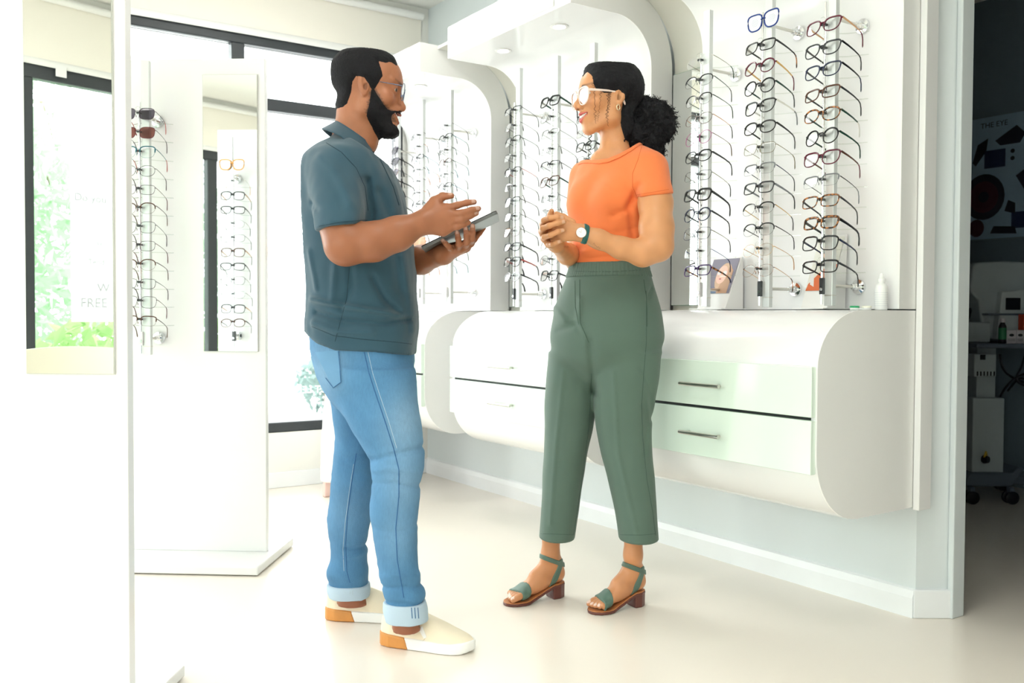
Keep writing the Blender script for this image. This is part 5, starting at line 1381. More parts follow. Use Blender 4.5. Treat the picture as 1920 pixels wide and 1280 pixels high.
# worn fade: paler thigh front, seat and knee; darker towards seams and the back of the knee
def gl(px, py, b, w): return np.exp(-((V - L(px, py, b)) ** 2 / np.array([w, .2, w * 1.4]) ** 2).sum(1))
fade = .55 * gl(765, 790, 2.55, .06) + .5 * gl(620, 690, 2.6, .05) + .4 * gl(760, 900, 2.55, .06) + .25 * gl(745, 1010, 2.5, .05) + .2 * gl(650, 960, 2.76, .06)
c = DEN[None] * (1 + .10 * n1 + .10 * n2)[:, None]; c = mixc(c, np.clip(fade, 0, .75), np.array(srgb(146, 180, 206)[:3]))
DENIM = mat('washed_denim', (1, 1, 1, 1), 0.85, vcol=True, bump=0.5, bscale=700, stretch=(1, 1, .25), var=.06, vscale=220)
jn = man.part('jeans', (V, F, c), DENIM)
STITCH = mat('denim_seam_dark', srgb(54, 100, 146), .9); STL = mat('denim_stitch_light', srgb(178, 196, 206), .9)
man.line('outer_seam', ['jeans'], [(683, 660), (692, 700), (705, 740), (722, 790), (738, 840), (748, 880), (748, 930), (742, 990), (745, 1050), (757, 1120)], .0016, STITCH, jn)
man.line('outer_seam_stitch', ['jeans'], [(690, 660), (699, 700), (712, 740), (729, 790), (744, 840)], .0007, STL, jn)
man.line('outer_seam', ['jeans'], [(668, 850), (660, 900), (652, 960), (648, 1020), (650, 1070), (656, 1092)], .0015, STITCH, jn)
man.line('outer_seam_stitch', ['jeans'], [(663, 870), (655, 920), (647, 980), (643, 1030), (645, 1070)], .0007, STL, jn)
pk = man.patch('back_pocket', ['jeans'], [(592, 660), (636, 656), (641, 716), (626, 727)], mat('denim_pocket', srgb(102, 148, 184), .85, bump=.4, bscale=700), jn, lift=.0022)
man.line('pocket_stitch', ['jeans'], [(635, 658), (640, 716), (626, 726), (612, 708)], .0010, STITCH, jn, lift=.0028)
CUFF = mat('pale_denim_reverse', srgb(178, 198, 214), .9, bump=.5, bscale=700)
cf1 = rows([(1127, 721, 797, 2.565, .0585), (1140, 720, 800, 2.564, .060), (1160, 724, 802, 2.563, .060)]); cf2 = rows([(1094, 615, 692, 2.82, .057), (1102, 614, 693, 2.82, .058), (1116, 618, 692, 2.82, .057)])
def cuff(rws, ax):
    def f(P):
        return stack(P, rws, 2.3) - .002 - .0012 * vnoise(P, 40.0)
    return f
man.part('cuff', sdf_mesh(cuff(cf1, 0), *bounds([L(712, 1120, 2.48), L(810, 1168, 2.65)], .01), .003), CUFF, jn)
for x_ in (772, 778, 784): man.line('cuff_seam', ['cuff'], [(x_ - 1, 1133), (x_, 1146), (x_ + 1, 1159)], .0013, STITCH, jn)
man.part('cuff', sdf_mesh(cuff(cf2, 0), *bounds([L(606, 1088, 2.74), L(702, 1124, 2.90)], .01), .003), CUFF, jn)
for x_ in (657, 662): man.line('cuff_seam', ['cuff'], [(x_, 1097), (x_ - 1, 1114)], .0009, STL, jn)

# slip-on shoes
UPPER = mat('cream_canvas', srgb(236, 224, 200), .85, bump=.3, bscale=600, var=.03, vscale=20); SOLE = mat('white_rubber', srgb(242, 242, 240), .5, var=.02); GUM = mat('gum_rubber', srgb(206, 140, 70), .5, var=.06, vscale=30)
def slip_on(Hp, Tp, label):
    H_, T2 = W2L(onz(*Hp)), W2L(onz(*Tp)); ax = T2 - H_; Ls = np.linalg.norm(ax[:2]); ax = ax / Ls; lat = np.array([-ax[1], ax[0], 0])
    def loc(P): Q = P - H_.astype(f32); return Q @ ax.astype(f32) / Ls, Q @ lat.astype(f32), P[:, 2]
    wx = [-.03, 0, .03, .12, .3, .5, .68, .8, .9, .96, 1.0, 1.03]; ww = [0, .012, .024, .034, .037, .040, .047, .046, .037, .025, .008, 0]
    def w_(x): return np.interp(x, wx, ww)
    def plan(x, y):
        d = np.abs(y) - w_(x); e = np.maximum(-x, x - 1) * Ls; return np.maximum(d * .8, e)
    sh_ = np.interp
    def sole(P):
        x, y, z = loc(P); top = np.interp(x, [0, .3, .8, 1], [.040, .034, .030, .036]); return smax(smax(plan(x, y) - .002, z - top, .004), .0008 - z + np.interp(x, [0, .88, 1], [0, 0, .008]), .003)
    def upper(P):
        x, y, z = loc(P)
        ht = np.interp(x, [-.02, .02, .08, .2, .32, .42, .6, .8, .93, 1.0, 1.02], [.03, .09, .098, .092, .098, .104, .084, .060, .047, .036, .02]); w2 = np.maximum(w_(x) - .002, .004)
        k = ((np.abs(y) / w2) ** 2.4 + (np.maximum(z - .01, 0) / np.maximum(ht - .01, .01)) ** 2.6) ** (1 / 2.5)
        d = np.maximum((k - 1) * .034, plan(x, y) - .001)
        d = smax(d, -ell(np.stack([x * Ls, y, z], 1).astype(f32), (.225 * Ls, 0, .102), (.068, .026, .038)), .004)
        return smax(d, .012 - z, .003)
    lo, hi = bounds([H_ - ax * .02, H_ + ax * (Ls + .02)], .065); lo[2] = -.012; hi[2] = .125
    cutf = lambda P: (loc(P)[0] - .315 - (loc(P)[2] - .02) * -1.2) * Ls
    u = man.part('shoe', sdf_mesh(upper, lo, hi, .003), UPPER, None, label)
    man.part('sole', sdf_mesh(lambda P: np.maximum(sole(P), -cutf(P)), lo, hi, .003), SOLE, u)
    man.part('heel_panel', sdf_mesh(lambda P: np.maximum(sole(P), cutf(P)), lo, hi, .003), GUM, u)
slip_on((716, 1204), (889, 1222), 'cream canvas slip-on shoe with white and gum sole, nearer foot')
man.patch('elastic_gore', ['shoe'], [(784, 1178), (792, 1174), (800, 1194), (795, 1197)], SOLE, None, lift=.0012, step=3.0)
man.line('upper_seam', ['shoe'], [(782, 1212), (790, 1204), (797, 1197)], .0007, mat('canvas_seam', srgb(196, 182, 156), .9))
h0, t0 = onz(612, 1158), onz(715, 1160); dirr = (t0 - h0) / np.linalg.norm(t0 - h0); t1 = h0 + dirr * .285
q_ = t1 - CAM; pz = q_ @ FW
slip_on((612, 1158), (960 + FPX * (q_ @ RT) / pz, 640 - FPX * (q_ @ UP) / pz), 'cream canvas slip-on shoe with white and gum sole, farther foot')

# tablet, held in the left hand
A_, B2 = L(789, 462, 2.553), L(931, 394.5, 2.553)
xa = (B2 - A_) / np.linalg.norm(B2 - A_); ya_ = np.array([0, 1, -.035]); ya_ -= xa * (ya_ @ xa); ya_ /= np.linalg.norm(ya_); za = np.cross(xa, ya_)
tl = np.linalg.norm(B2 - A_); Mt = Matrix.Identity(4)
for j, vv in enumerate((xa, ya_, za)):
    wv = L2W(vv)
    for i in range(3): Mt[i][j] = wv[i]
wv = L2W(A_)
for i in range(3): Mt[i][3] = wv[i]
e = empty('tablet', (0, 0, 0), 0, 'slim dark grey tablet held by the man', 'tablet'); e.matrix_world = Mt
def rrect(x0, y0, x1, y1, r, n=5):
    return [q for cx, cy, a0 in ((x1 - r, y0 + r, -90), (x1 - r, y1 - r, 0), (x0 + r, y1 - r, 90), (x0 + r, y0 + r, 180)) for q in arc(cx, cy, r, a0, a0 + 90, n)]
MB().prism(rrect(0, 0, tl, .168, .012), -.009, -.0008, 'z').obj('back_shell', mat('tablet_grey', srgb(112, 116, 116), .35, metal=.5), e, bevel=.0015)
MB().prism(rrect(.0005, .0005, tl - .0005, .1675, .0118), -.0008, .0012, 'z').obj('bezel', mat('tablet_black', srgb(28, 28, 32), .25), e)
MB().box((.009, .009, .0013), (tl - .009, .159, .0017)).obj('screen', mat('dark_screen', srgb(18, 20, 26), .06), e)

# ================================================================== the woman in orange
SKIN_W = mat('skin_woman', (1, 1, 1, 1), 0.4, spec=0.4, vcol=True, sss=0.08, bump=0.04, bscale=900)
ORANGE = mat('orange_rib_cotton', srgb(232, 122, 64), 0.85, bump=0.2, bscale=900, sheen=0.15, var=0.03, vscale=14)
ORANGE_D = mat('orange_seam', srgb(206, 98, 48), 0.9)
SAGE = mat('sage_green_twill', srgb(80, 102, 90), 0.75, bump=0.25, bscale=800, sheen=0.1, var=0.03, vscale=10)
SAGE_D = mat('sage_seam', srgb(60, 82, 72), 0.9)
wom = Person((1130, 1145), 'smiling woman in orange t-shirt and sage trousers, curly hair tied back, hands clasped')
BW2 = 3.0
wo = L(1140, 189, BW2); wR = frame(19, -1, 1); ws = np.array([1.0, 1.0, 1.02])
wg = dict(jaw=.95, smile=-.0475, open=.0062, eye=.0048, ear_y=.069, chin_dx=-.012)
wneck = L(1152, 285, 3.01)
def wom_head(P):
    d, q = head_skin(P, wo, wR, ws, wg)
    d = smin(d, cone(P, wo + np.array([-.022, 0, -.035]) @ wR, wneck, .043, .047), .025)
    d = smin(d, cone(P, L(1165, 292, 2.97), L(1122, 299, 2.99), .030, .024), .04)
    return smin(d, ell(P, L(1153, 324, 3.01), (.095, .085, .045)), .03)
V, F = sdf_mesh(wom_head, *bounds([L(1066, 105, 2.86), L(1236, 350, 3.14)], 0.0), .0026)
WB = srgb(204, 145, 99)
wcol = skin_cols(V, wo, wR, ws, WB, srgb(196, 96, 92), (.022, .014, .011), wg, .035)
parts = [(V, F, wcol)]
# near (left) arm with the watch
wa = [L(1224, 322, 2.88), L(1229, 380, 2.83), L(1231, 428, 2.80), L(1233, 461, 2.785), L(1205, 474, 2.775), L(1165, 465, 2.765), L(1122, 448, 2.755), L(1092, 437, 2.75)]
wrr = [.040, .050, .050, .045, .039, .031, .0265, .0235]
lk = [L(1051, 416, 2.742), L(1047, 425, 2.738), L(1048, 435, 2.738), L(1052, 446, 2.742)]
lf = [[lk[0], L(1034, 412, 2.755), L(1024, 418, 2.785)], [lk[1], L(1030, 424, 2.752), L(1020, 430, 2.785)], [lk[2], L(1032, 438, 2.752), L(1022, 442, 2.785)], [lk[3], L(1038, 450, 2.755), L(1030, 452, 2.785)]]
w_thl = [L(1072, 418, 2.765), L(1056, 407, 2.775), L(1043, 401, 2.775)]
def wl_hand(P):
    d = chain(P, wa, wrr, .02); pm = None
    for k_ in lk:
        c_ = cone(P, wa[-1] + (k_ - wa[-1]) * .1, k_, .0195, .0125); pm = c_ if pm is None else smin(pm, c_, .012)
    d = smin(d, pm, .012)
    for f_ in lf: d = smin(d, finger(P, f_, .0095, .0075), .005)
    return smin(d, finger(P, w_thl, .013, .0078), .010)
lo, hi = bounds(wa[1:] + lf[0] + lf[3] + w_thl, .06)
V, F = split_mesh(wl_hand, np.array([lo[0], lo[1], lo[2]]), hi, L(1105, 440, 2.75)[0], .0024, .005)
parts.append((V, F, arm_cols(V, WB, [])))
# far (right) arm, fingers laid over the left hand
wb = [L(1098, 335, 3.12), L(1092, 420, 3.09), L(1084, 486, 3.09), L(1064, 476, 2.97), L(1043, 458, 2.83)]
wbr = [.040, .042, .040, .032, .0235]
rf = [[L(1018, 420, 2.765), L(1020, 413, 2.733), L(1031, 408.5, 2.708), L(1045, 406.5, 2.703), L(1054, 408, 2.710)],
      [L(1016, 434, 2.765), L(1018, 428, 2.732), L(1030, 423, 2.706), L(1046, 418, 2.701), L(1057, 416, 2.708)],
      [L(1020, 447, 2.77), L(1021, 444, 2.736), L(1032, 441, 2.710), L(1046, 434.5, 2.704), L(1055, 432, 2.710)],
      [L(1028, 458, 2.775), L(1030, 457.5, 2.748), L(1036, 458, 2.728), L(1043, 455, 2.718), L(1049, 453, 2.718)]]
w_thr = [L(1030, 425, 2.81), L(1030, 411, 2.80), L(1032, 403, 2.795), L(1034, 396, 2.79)]
def wr_hand(P):
    d = chain(P, wb, wbr, .02); pm = None
    for f_ in rf:
        c_ = cone(P, wb[-1], f_[0], .018, .0110); pm = c_ if pm is None else smin(pm, c_, .012)
    d = smin(d, pm, .012)
    for f_, r_ in zip(rf, (.0092, .0094, .0090, .0078)): d = smin(d, finger(P, f_, r_, r_ * .80), .0035)
    return smin(d, finger(P, w_thr, .012, .0080), .008)
lo, hi = bounds(wb[2:] + rf[0] + rf[1] + rf[3] + w_thr, .03)
V, F = sdf_mesh(wr_hand, lo, hi, .0022)
parts.append((V, F, arm_cols(V, WB, [(f_[-1], f_[-2], np.array([0, -1, .1]), r_) for f_, r_ in zip(rf, (.0072, .0075, .0072, .0062))])))
lo2, hi2 = bounds(wb[:3], .05); V, F = sdf_mesh(wr_hand, lo2, hi2, .006); parts.append((V, F, arm_cols(V, WB, [])))
# feet
def foot_frame(Hp, Tp):
    H_, T2 = W2L(onz(*Hp)), W2L(onz(*Tp)); ax = T2 - H_; Ls = float(np.linalg.norm(ax[:2])); ax = ax / Ls; lat = np.array([-ax[1], ax[0], 0]); return H_, ax, lat, Ls
feet = [dict(fr=foot_frame((1206, 1132), (1105, 1150)), leg=[L(1188, 1000, 2.955), L(1187, 1040, 2.955)], lab='sage strap sandal with brown block heel on her nearer foot', side=1),
        dict(fr=foot_frame((1056, 1116), (946, 1135)), leg=[L(1034, 1000, 3.05), L(1032, 1040, 3.05)], lab='sage strap sandal with brown block heel on her farther foot', side=-1)]
def foot_fn(ft):
    H_, ax, lat, Ls = ft['fr']; lb = ft['leg']; sd = ft['side']
    def at_(x, y, z): return H_ + ax * (x * Ls) + lat * y + np.array([0, 0, z])
    ank = at_(.20, 0, .115); ft['at'] = at_; ft['ank'] = ank
    toes = []
    for k, (y, tipx, r_) in enumerate(((-.026, .985, .0098), (-.009, .985, .0080), (.005, .965, .0078), (.018, .935, .0075), (.030, .895, .0070))):
        y = y * sd; toes.append(([at_(.74, y * .95, .034), at_(.84, y * 1.0, .029), at_(tipx - .065, y * .98, .0225)], r_))
    ft['toes'] = toes
    def f(P):
        d = chain(P, [lb[0], lb[1], ank], [.032, .0275, .029], .02)
        d = smin(d, cone(P, at_(.115, 0, .083), at_(.17, 0, .105), .0265, .026), .02)
        d = smin(d, cone(P, ank, at_(.48, 0, .078), .029, .024), .025)
        for yy, r_ in ((-.017, .0195), (.003, .0195), (.019, .0170)): d = smin(d, cone(P, at_(.42, yy * .5, .066), at_(.74, yy, .032), .0215, r_ * .78), .015)
        d = smin(d, cone(P, at_(.14, 0, .074), at_(.5, 0, .045), .022, .020), .02)
        for pts, r_ in toes: d = smin(d, finger(P, pts, r_ * 1.12, r_), .0035)
        return d
    return f
for ft in feet:
    fn = foot_fn(ft); ft['fn'] = fn; H_, ax, lat, Ls = ft['fr']
    lo, hi = bounds([H_, H_ + ax * Ls, ft['leg'][0]], .05); lo[2] = 0.0; hi[2] = ft['leg'][0][2]
    ft['bb'] = (lo, hi); V, F = sdf_mesh(fn, lo, hi, .0028)
    c = arm_cols(V, srgb(196, 136, 94), [])
    for pts, r_ in ft['toes']:
        c = mixc(c, (np.sqrt(((V - (pts[-1] + np.array([0, 0, r_ * .75]) + ax * .003)) ** 2).sum(1)) < r_ * .75) * .8, (.78, .62, .55))
    parts.append((V, F, c))
# trunk and legs under the clothes
wn = [(640, 1120, 1220, 2.96, .07), (800, 1135, 1205, 2.955, .055), (900, 1160, 1212, 2.955, .042), (1008, 1172, 1204, 2.955, .030)]
wf = [(640, 1050, 1125, 3.05, .07), (800, 1035, 1095, 3.05, .055), (900, 1030, 1078, 3.05, .042), (1008, 1017, 1050, 3.05, .030)]
def wom_core(P):
    d = cone(P, L(1150, 345, 3.0), L(1140, 600, 3.0), .075, .095)
    d = smin(d, cone(P, L(1205, 330, 2.93), L(1105, 335, 3.08), .04, .04), .04)
    d = smin(d, cone(P, wneck, L(1150, 345, 3.0), .04, .06), .03)
    return smin(smin(d, stack(P, rows(wn)), .04), stack(P, rows(wf)), .04)
V, F = sdf_mesh(wom_core, *bounds([L(1005, 270, 2.85), L(1250, 1012, 3.18)], .01), .010)
parts.append((V, F, np.tile(np.array(srgb(206, 144, 100)[:3]), (len(V), 1))))
wom.part('body', join_vf(parts), SKIN_W)
for sd in (-1, 1): wom.part('eye', eyeball(wo, wR, ws, sd, (1, .05, 0)), EYEM)
wom.part('teeth', teeth(wo, wR, ws, z=-.0545, h=.0105, x0=.0925, ry=.0235, rise=12.0), TEETH)
wear_glasses(wom, ('aviator', 'full', 'blush', 'blush', 'blush'), wo, wR, ws, .1045, .001, 1.06, toe=1.5, lens=LENS_COAT)

# hair: smooth cap, curly ponytail, loose curls
cap_poly = px2head([(1084, 150, 3.0), (1096, 138, 2.98), (1107, 146, 2.95), (1111, 158), (1119, 168), (1132, 174), (1146, 174), (1151, 171), (1162, 168), (1172, 177), (1176, 192), (1171, 206), (1172, 226), (1184, 258), (1260, 270), (1260, 70), (1060, 70), (1070, 140, 3.0)], 2.93, wo, wR, ws)
def wcap(P):
    d = wom_head(P); q = ((P - wo.astype(f32)) @ wR.T.astype(f32)) / ws
    sd = poly_sd(q[:, 0], q[:, 2], cap_poly) + .0015 * vnoise(P, 200.0)
    t = np.clip(-sd * .5, -.006, .0125 + .008 * np.clip(-q[:, 0] / .05, 0, 1)) + (.0016 * vnoise(P, 150.0) + .0004 * np.sin(900 * (q[:, 2] + .35 * q[:, 0]))) * np.clip(-sd * 80, 0, 1)
    return d - t
parts = [sdf_mesh(wcap, *bounds([L(1078, 98, 2.84), L(1240, 285, 3.16)], 0), .0028)]
pc = [(L(1216, 232, 3.05), (.074, .070, .084)), (L(1204, 268, 3.03), (.055, .055, .050)), (L(1243, 228, 3.05), (.040, .05, .055)), (L(1192, 206, 3.04), (.040, .04, .045)), (L(1190, 245, 3.03), (.035, .045, .05)), (L(1226, 284, 3.04), (.028, .035, .030))]
def puff(P):
    d = None
    for c_, r_ in pc:
        e_ = ell(P, c_, r_); d = e_ if d is None else smin(d, e_, .02)
    return d - .008 * vnoise(P, 55.0) - .006 * vnoise(P, 130.0, 3.0) - .003 * vnoise(P, 300.0, 9.0)
parts.append(sdf_mesh(puff, *bounds([L(1160, 160, 2.90), L(1285, 318, 3.18)], 0), .0032))
wh = wom.part('hair', join_vf(parts), HAIR_BLACK)
rng = np.random.default_rng(4); cm = MB()
for k in range(1500):
    c_, r_ = pc[rng.choice(len(pc), p=[.45, .15, .2, .04, .06, .10])]; n_ = rng.normal(size=3); n_ /= np.linalg.norm(n_)
    p0 = c_ + np.array(r_) * n_ * .92; t1 = np.cross(n_, rng.normal(size=3)); t1 /= np.linalg.norm(t1); t2 = np.cross(n_, t1)
    ln = rng.uniform(.010, .024); rad = rng.uniform(.0018, .0036); pts = []
    drop = np.array([0, 0, -.004])
    for i in range(14):
        a_ = i * .8; pts.append(L2W(p0 + n_ * ln * i / 13 + t1 * rad * math.cos(a_) + t2 * rad * math.sin(a_) + drop * (i / 13) ** 2) - wom.base)
    cm.tube(pts, .0008, 3, cap=False)
o = cm.obj('curls', HAIR_BLACK, wh, smooth=60); tag(o, kind='stuff')
def strand(pts, amp, n=90, r=.0008):
    out = []
    for i in range(n + 1):
        t = i / n * (len(pts) - 1); k = min(int(t), len(pts) - 2); u = t - k; x = pts[k][0] * (1 - u) + pts[k + 1][0] * u; y = pts[k][1] * (1 - u) + pts[k + 1][1] * u
        h = wom.hit(['body', 'hair'], x + amp * math.sin(i * .72) * (.6 + .4 * math.sin(i * .13)), y, .002)
        if h: out.append(h[0] - wom.base)
    if len(out) > 3: MB().tube(out, np.linspace(r, r * .45, len(out)), 5).obj('loose_curl', mat('dark_brown_curl', srgb(58, 36, 28), .6), wh, smooth=60)
strand([(1112, 152), (1115, 180), (1116, 215), (1117, 232)], 2.6, r=.0007); strand([(1127, 165), (1125, 190), (1122, 215), (1121, 228)], 2.2, r=.0005)
strand([(1139, 168), (1140, 190), (1138, 215), (1140, 236)], 3.2, r=.0008); strand([(1143, 170), (1143, 195), (1137, 220)], 3.0, r=.0006)
mbs = MB(); mbs.tube([L2W(L(1107 + 2.6 * math.sin(i * 1.1) - i * .06, 252 + i * 1.9, 3.09)) - wom.base for i in range(26)], np.linspace(.0018, .001, 26), 5); mbs.obj('loose_curl', HAIR_BLACK, wh, smooth=60)
mbs = MB(); mbs.tube([L2W(L(1176 - i * .5 + 1.2 * math.sin(i * 1.3), 250 + i * 1.6, 2.965)) - wom.base for i in range(11)], np.linspace(.004, .002, 11), 6); mbs.obj('loose_curl', HAIR_BLACK, wh, smooth=60)
# earring
ec = wo + (np.array([.0, .076, -.030]) * ws) @ wR; er = MB()
er.tube([L2W(ec + np.array([math.cos(t) * .0065 * .8, math.cos(t) * .003, -.006 + math.sin(t) * .0085])) - wom.base for t in np.linspace(0, 2 * math.pi, 16, endpoint=False)], .0019, 8, closed=True)
er.obj('earring', mat('pale_gold', srgb(226, 206, 170), .25, metal=.6), wom.root, smooth=60)

# t-shirt
RT_ = math.radians(-49)
def wrow(t): return [(L(px, py, b)[2], L(px, py, b)[0], b, ra_, rb_) for py, px, b, ra_, rb_ in t]
WT = wrow([(262, 1160, 3.01, .050, .046), (276, 1160, 3.01, .085, .056), (290, 1160, 3.01, .135, .068), (306, 1159, 3.0, .162, .082), (330, 1156, 3.0, .168, .096), (365, 1152, 2.995, .156, .108), (400, 1147, 2.99, .146, .110), (440, 1144, 2.99, .134, .102), (470, 1142, 2.995, .127, .098), (497, 1141, 3.0, .128, .098), (512, 1141, 3.0, .130, .100)])
wfd = np.array([-.755, -.656, 0]); wld = np.array([.656, -.755, 0])
bust = L(1150, 378, 2.99)
nk = [(1096, 290), (1108, 294), (1122, 299), (1140, 299), (1160, 292), (1180, 281), (1200, 266), (1215, 255)]
wfo = lambda *p: [L(a, b, 2.85) for a, b in p]
wfolds = [(wfo((1190, 372), (1172, 395), (1150, 402)), .010, -.005), (wfo((1195, 350), (1180, 385), (1188, 440)), .010, -.006), (wfo((1085, 470), (1130, 462), (1180, 476)), .009, .005), (wfo((1080, 484), (1140, 480), (1200, 488)), .007, -.004), (wfo((1100, 430), (1150, 436), (1200, 425)), .010, -.003), (wfo((1120, 320), (1150, 350), (1185, 362)), .014, -.002)]
wsa, wsb = L(1216, 318, 2.895), L(1226, 372, 2.835); wsn = np.array([.16, 0, -1.0]); wsn /= np.linalg.norm(wsn); wsc = L(1226, 367, 2.80)
wta, wtb = L(1100, 330, 3.11), L(1092, 388, 3.11)
collar_px = [(L(a, b, 2.93)[0], L(a, b, 2.93)[2]) for a, b in nk]
def tee_raw(P):
    d = stack(P, WT, 2.25, RT_)
    for s_ in (-1, 1): d = smin(d, ell(P, bust + wfd * .056 + wld * (.066 * s_), (.056, .056, .060)), .045)
    return d
def tee(P):
    d = tee_raw(P)
    sl = smax(cone(P, wsa, wsb, .062, .062), (P - wsc.astype(f32)) @ wsn.astype(f32), .005)
    fs = smax(cone(P, wta, wtb, .056, .054), (P - wtb.astype(f32)) @ np.array([0, 0, -1.0], f32), .005)
    d = smin(smin(d, sl, .025), fs, .025)
    for pts, w_, a_ in wfolds: d = d - 1.5 * a_ * fold(P, pts, w_, 2.95)
    d = d - .0025 * vnoise(P, 20.0, 5.0)
    top = P[:, 2] - np.interp(P[:, 0], [q_[0] for q_ in collar_px], [q_[1] for q_ in collar_px])
    return smax(d, top, .003)
V, F = sdf_mesh(tee, *bounds([L(1062, 255, 2.72), L(1268, 512, 3.22)], .01), .005)
ts = wom.part('t_shirt', (V, F), ORANGE)
def tee_collar(P):
    d = tee_raw(P) - .002 * vnoise(P, 20.0, 5.0); top = P[:, 2] - np.interp(P[:, 0], [q_[0] for q_ in collar_px], [q_[1] for q_ in collar_px])
    return smax(smax(np.abs(d - .001) - .0035, top - .003, .002), -.012 - top, .002)
wom.part('neck_band', sdf_mesh(tee_collar, *bounds([L(1080, 245, 2.78), L(1236, 330, 3.2)], .01), .0028), ORANGE, ts)
wom.line('armhole_seam', ['t_shirt'], [(1203, 275), (1196, 300), (1186, 325), (1186, 350), (1196, 372)], .001, ORANGE_D, ts)
wom.line('sleeve_hem_seam', ['t_shirt'], [(1194, 365), (1225, 360), (1254, 355)], .0009, ORANGE_D, ts)

# trousers
RP = math.radians(-45)
WP = wrow([(493, 1141, 3.0, .131, .103), (508, 1141, 3.0, .138, .106), (525, 1140, 3.0, .150, .114), (560, 1139, 3.0, .172, .134), (600, 1138, 3.0, .188, .152), (640, 1136, 3.0, .190, .160), (672, 1132, 3.0, .165, .14), (700, 1125, 3.0, .10, .09), (722, 1120, 3.0, .05, .045), (740, 1118, 3.0, .02, .02)])
WN = rows([(660, 1110, 1239, 2.95, .115), (700, 1110, 1236, 2.95, .112), (750, 1113, 1227, 2.95, .102), (800, 1117, 1222, 2.952, .092), (850, 1127, 1223, 2.954, .086), (900, 1140, 1227, 2.955, .081), (950, 1151, 1231, 2.955, .078), (1010, 1161, 1235, 2.955, .078)])
WF_ = rows([(660, 1028, 1128, 3.06, .115), (700, 1025, 1124, 3.06, .112), (750, 1022, 1118, 3.055, .102), (800, 1021, 1112, 3.05, .092), (850, 1020, 1101, 3.05, .086), (900, 1017, 1093, 3.05, .081), (950, 1015, 1086, 3.05, .078), (1008, 1012, 1076, 3.05, .076)])
wjf = [(wfo((1050, 620), (1080, 610), (1100, 630)), .010, -.004), (wfo((1105, 640), (1112, 690), (1120, 740)), .010, -.008), (wfo((1200, 690), (1222, 740), (1228, 790)), .010, -.005), (wfo((1090, 560), (1085, 600), (1100, 640)), .008, .004), (wfo((1205, 760), (1218, 800), (1210, 850)), .010, -.005), (wfo((1150, 700), (1160, 850), (1195, 1000)), .006, .0035), (wfo((1060, 700), (1045, 850), (1035, 1000)), .006, .0035), (wfo((1040, 570), (1060, 600)), .010, .004), (wfo((1215, 560), (1226, 540)), .006, -.006)]
def trousers(P):
    d = smin(smin(stack(P, WP, 2.15, RP), stack(P, WN, 2.1), .022), stack(P, WF_, 2.1), .022)
    for pts, w_, a_ in wjf: d = d - 1.3 * a_ * fold(P, pts, w_)
    return d - .0022 * vnoise(P, 14.0, 2.0)
V, F = sdf_mesh(trousers, *bounds([L(1000, 485, 2.8), L(1250, 1018, 3.25)], .015), .0052)
tr = wom.part('trousers', (V, F), SAGE)
wb_l = [(1074, 505), (1100, 502), (1140, 503), (1180, 501), (1208, 499)]
def wband(P):
    d = stack(P, WP, 2.15, RP); zt, zb_ = L(1141, 494, 3.0)[2], L(1141, 520, 3.0)[2]
    ang = np.arctan2(P[:, 1] - 3.0, P[:, 0] - L(1141, 505, 3.0)[0])
    return smax(smax(np.abs(d) - .004 - .0012 * np.sin(ang * 70), P[:, 2] - zt, .002), zb_ - P[:, 2], .002)
wom.part('waistband', sdf_mesh(wband, *bounds([L(1060, 486, 2.84), L(1224, 530, 3.17)], .005), .003), SAGE, tr)
wom.line('waist_stitch', ['waistband'], [(1078, 508), (1110, 509), (1150, 509), (1205, 506)], .0009, SAGE_D, tr)
wom.line('fly_seam', ['trousers'], [(1087, 524), (1087, 570), (1088, 605), (1098, 628), (1104, 642)], .0011, SAGE_D, tr)
wom.line('fly_seam', ['trousers'], [(1078, 526), (1079, 575), (1085, 608)], .0009, SAGE_D, tr)
wom.line('pocket_edge', ['trousers'], [(1211, 545), (1213, 580), (1213, 612)], .0015, SAGE_D, tr)
wom.line('side_seam', ['trousers'], [(1207, 524), (1212, 560), (1212, 640), (1207, 700), (1203, 760), (1205, 820), (1213, 900), (1224, 960), (1229, 1003)], .0011, SAGE_D, tr)
wom.line('side_seam', ['trousers'], [(1109, 700), (1104, 800), (1091, 900), (1075, 1003)], .0010, SAGE_D, tr)
for pts in ([(1014, 1000), (1040, 1001), (1074, 1002)], [(1163, 1002), (1200, 1003), (1233, 1000)]): wom.line('hem_stitch', ['trousers'], pts, .0008, SAGE_D, tr)

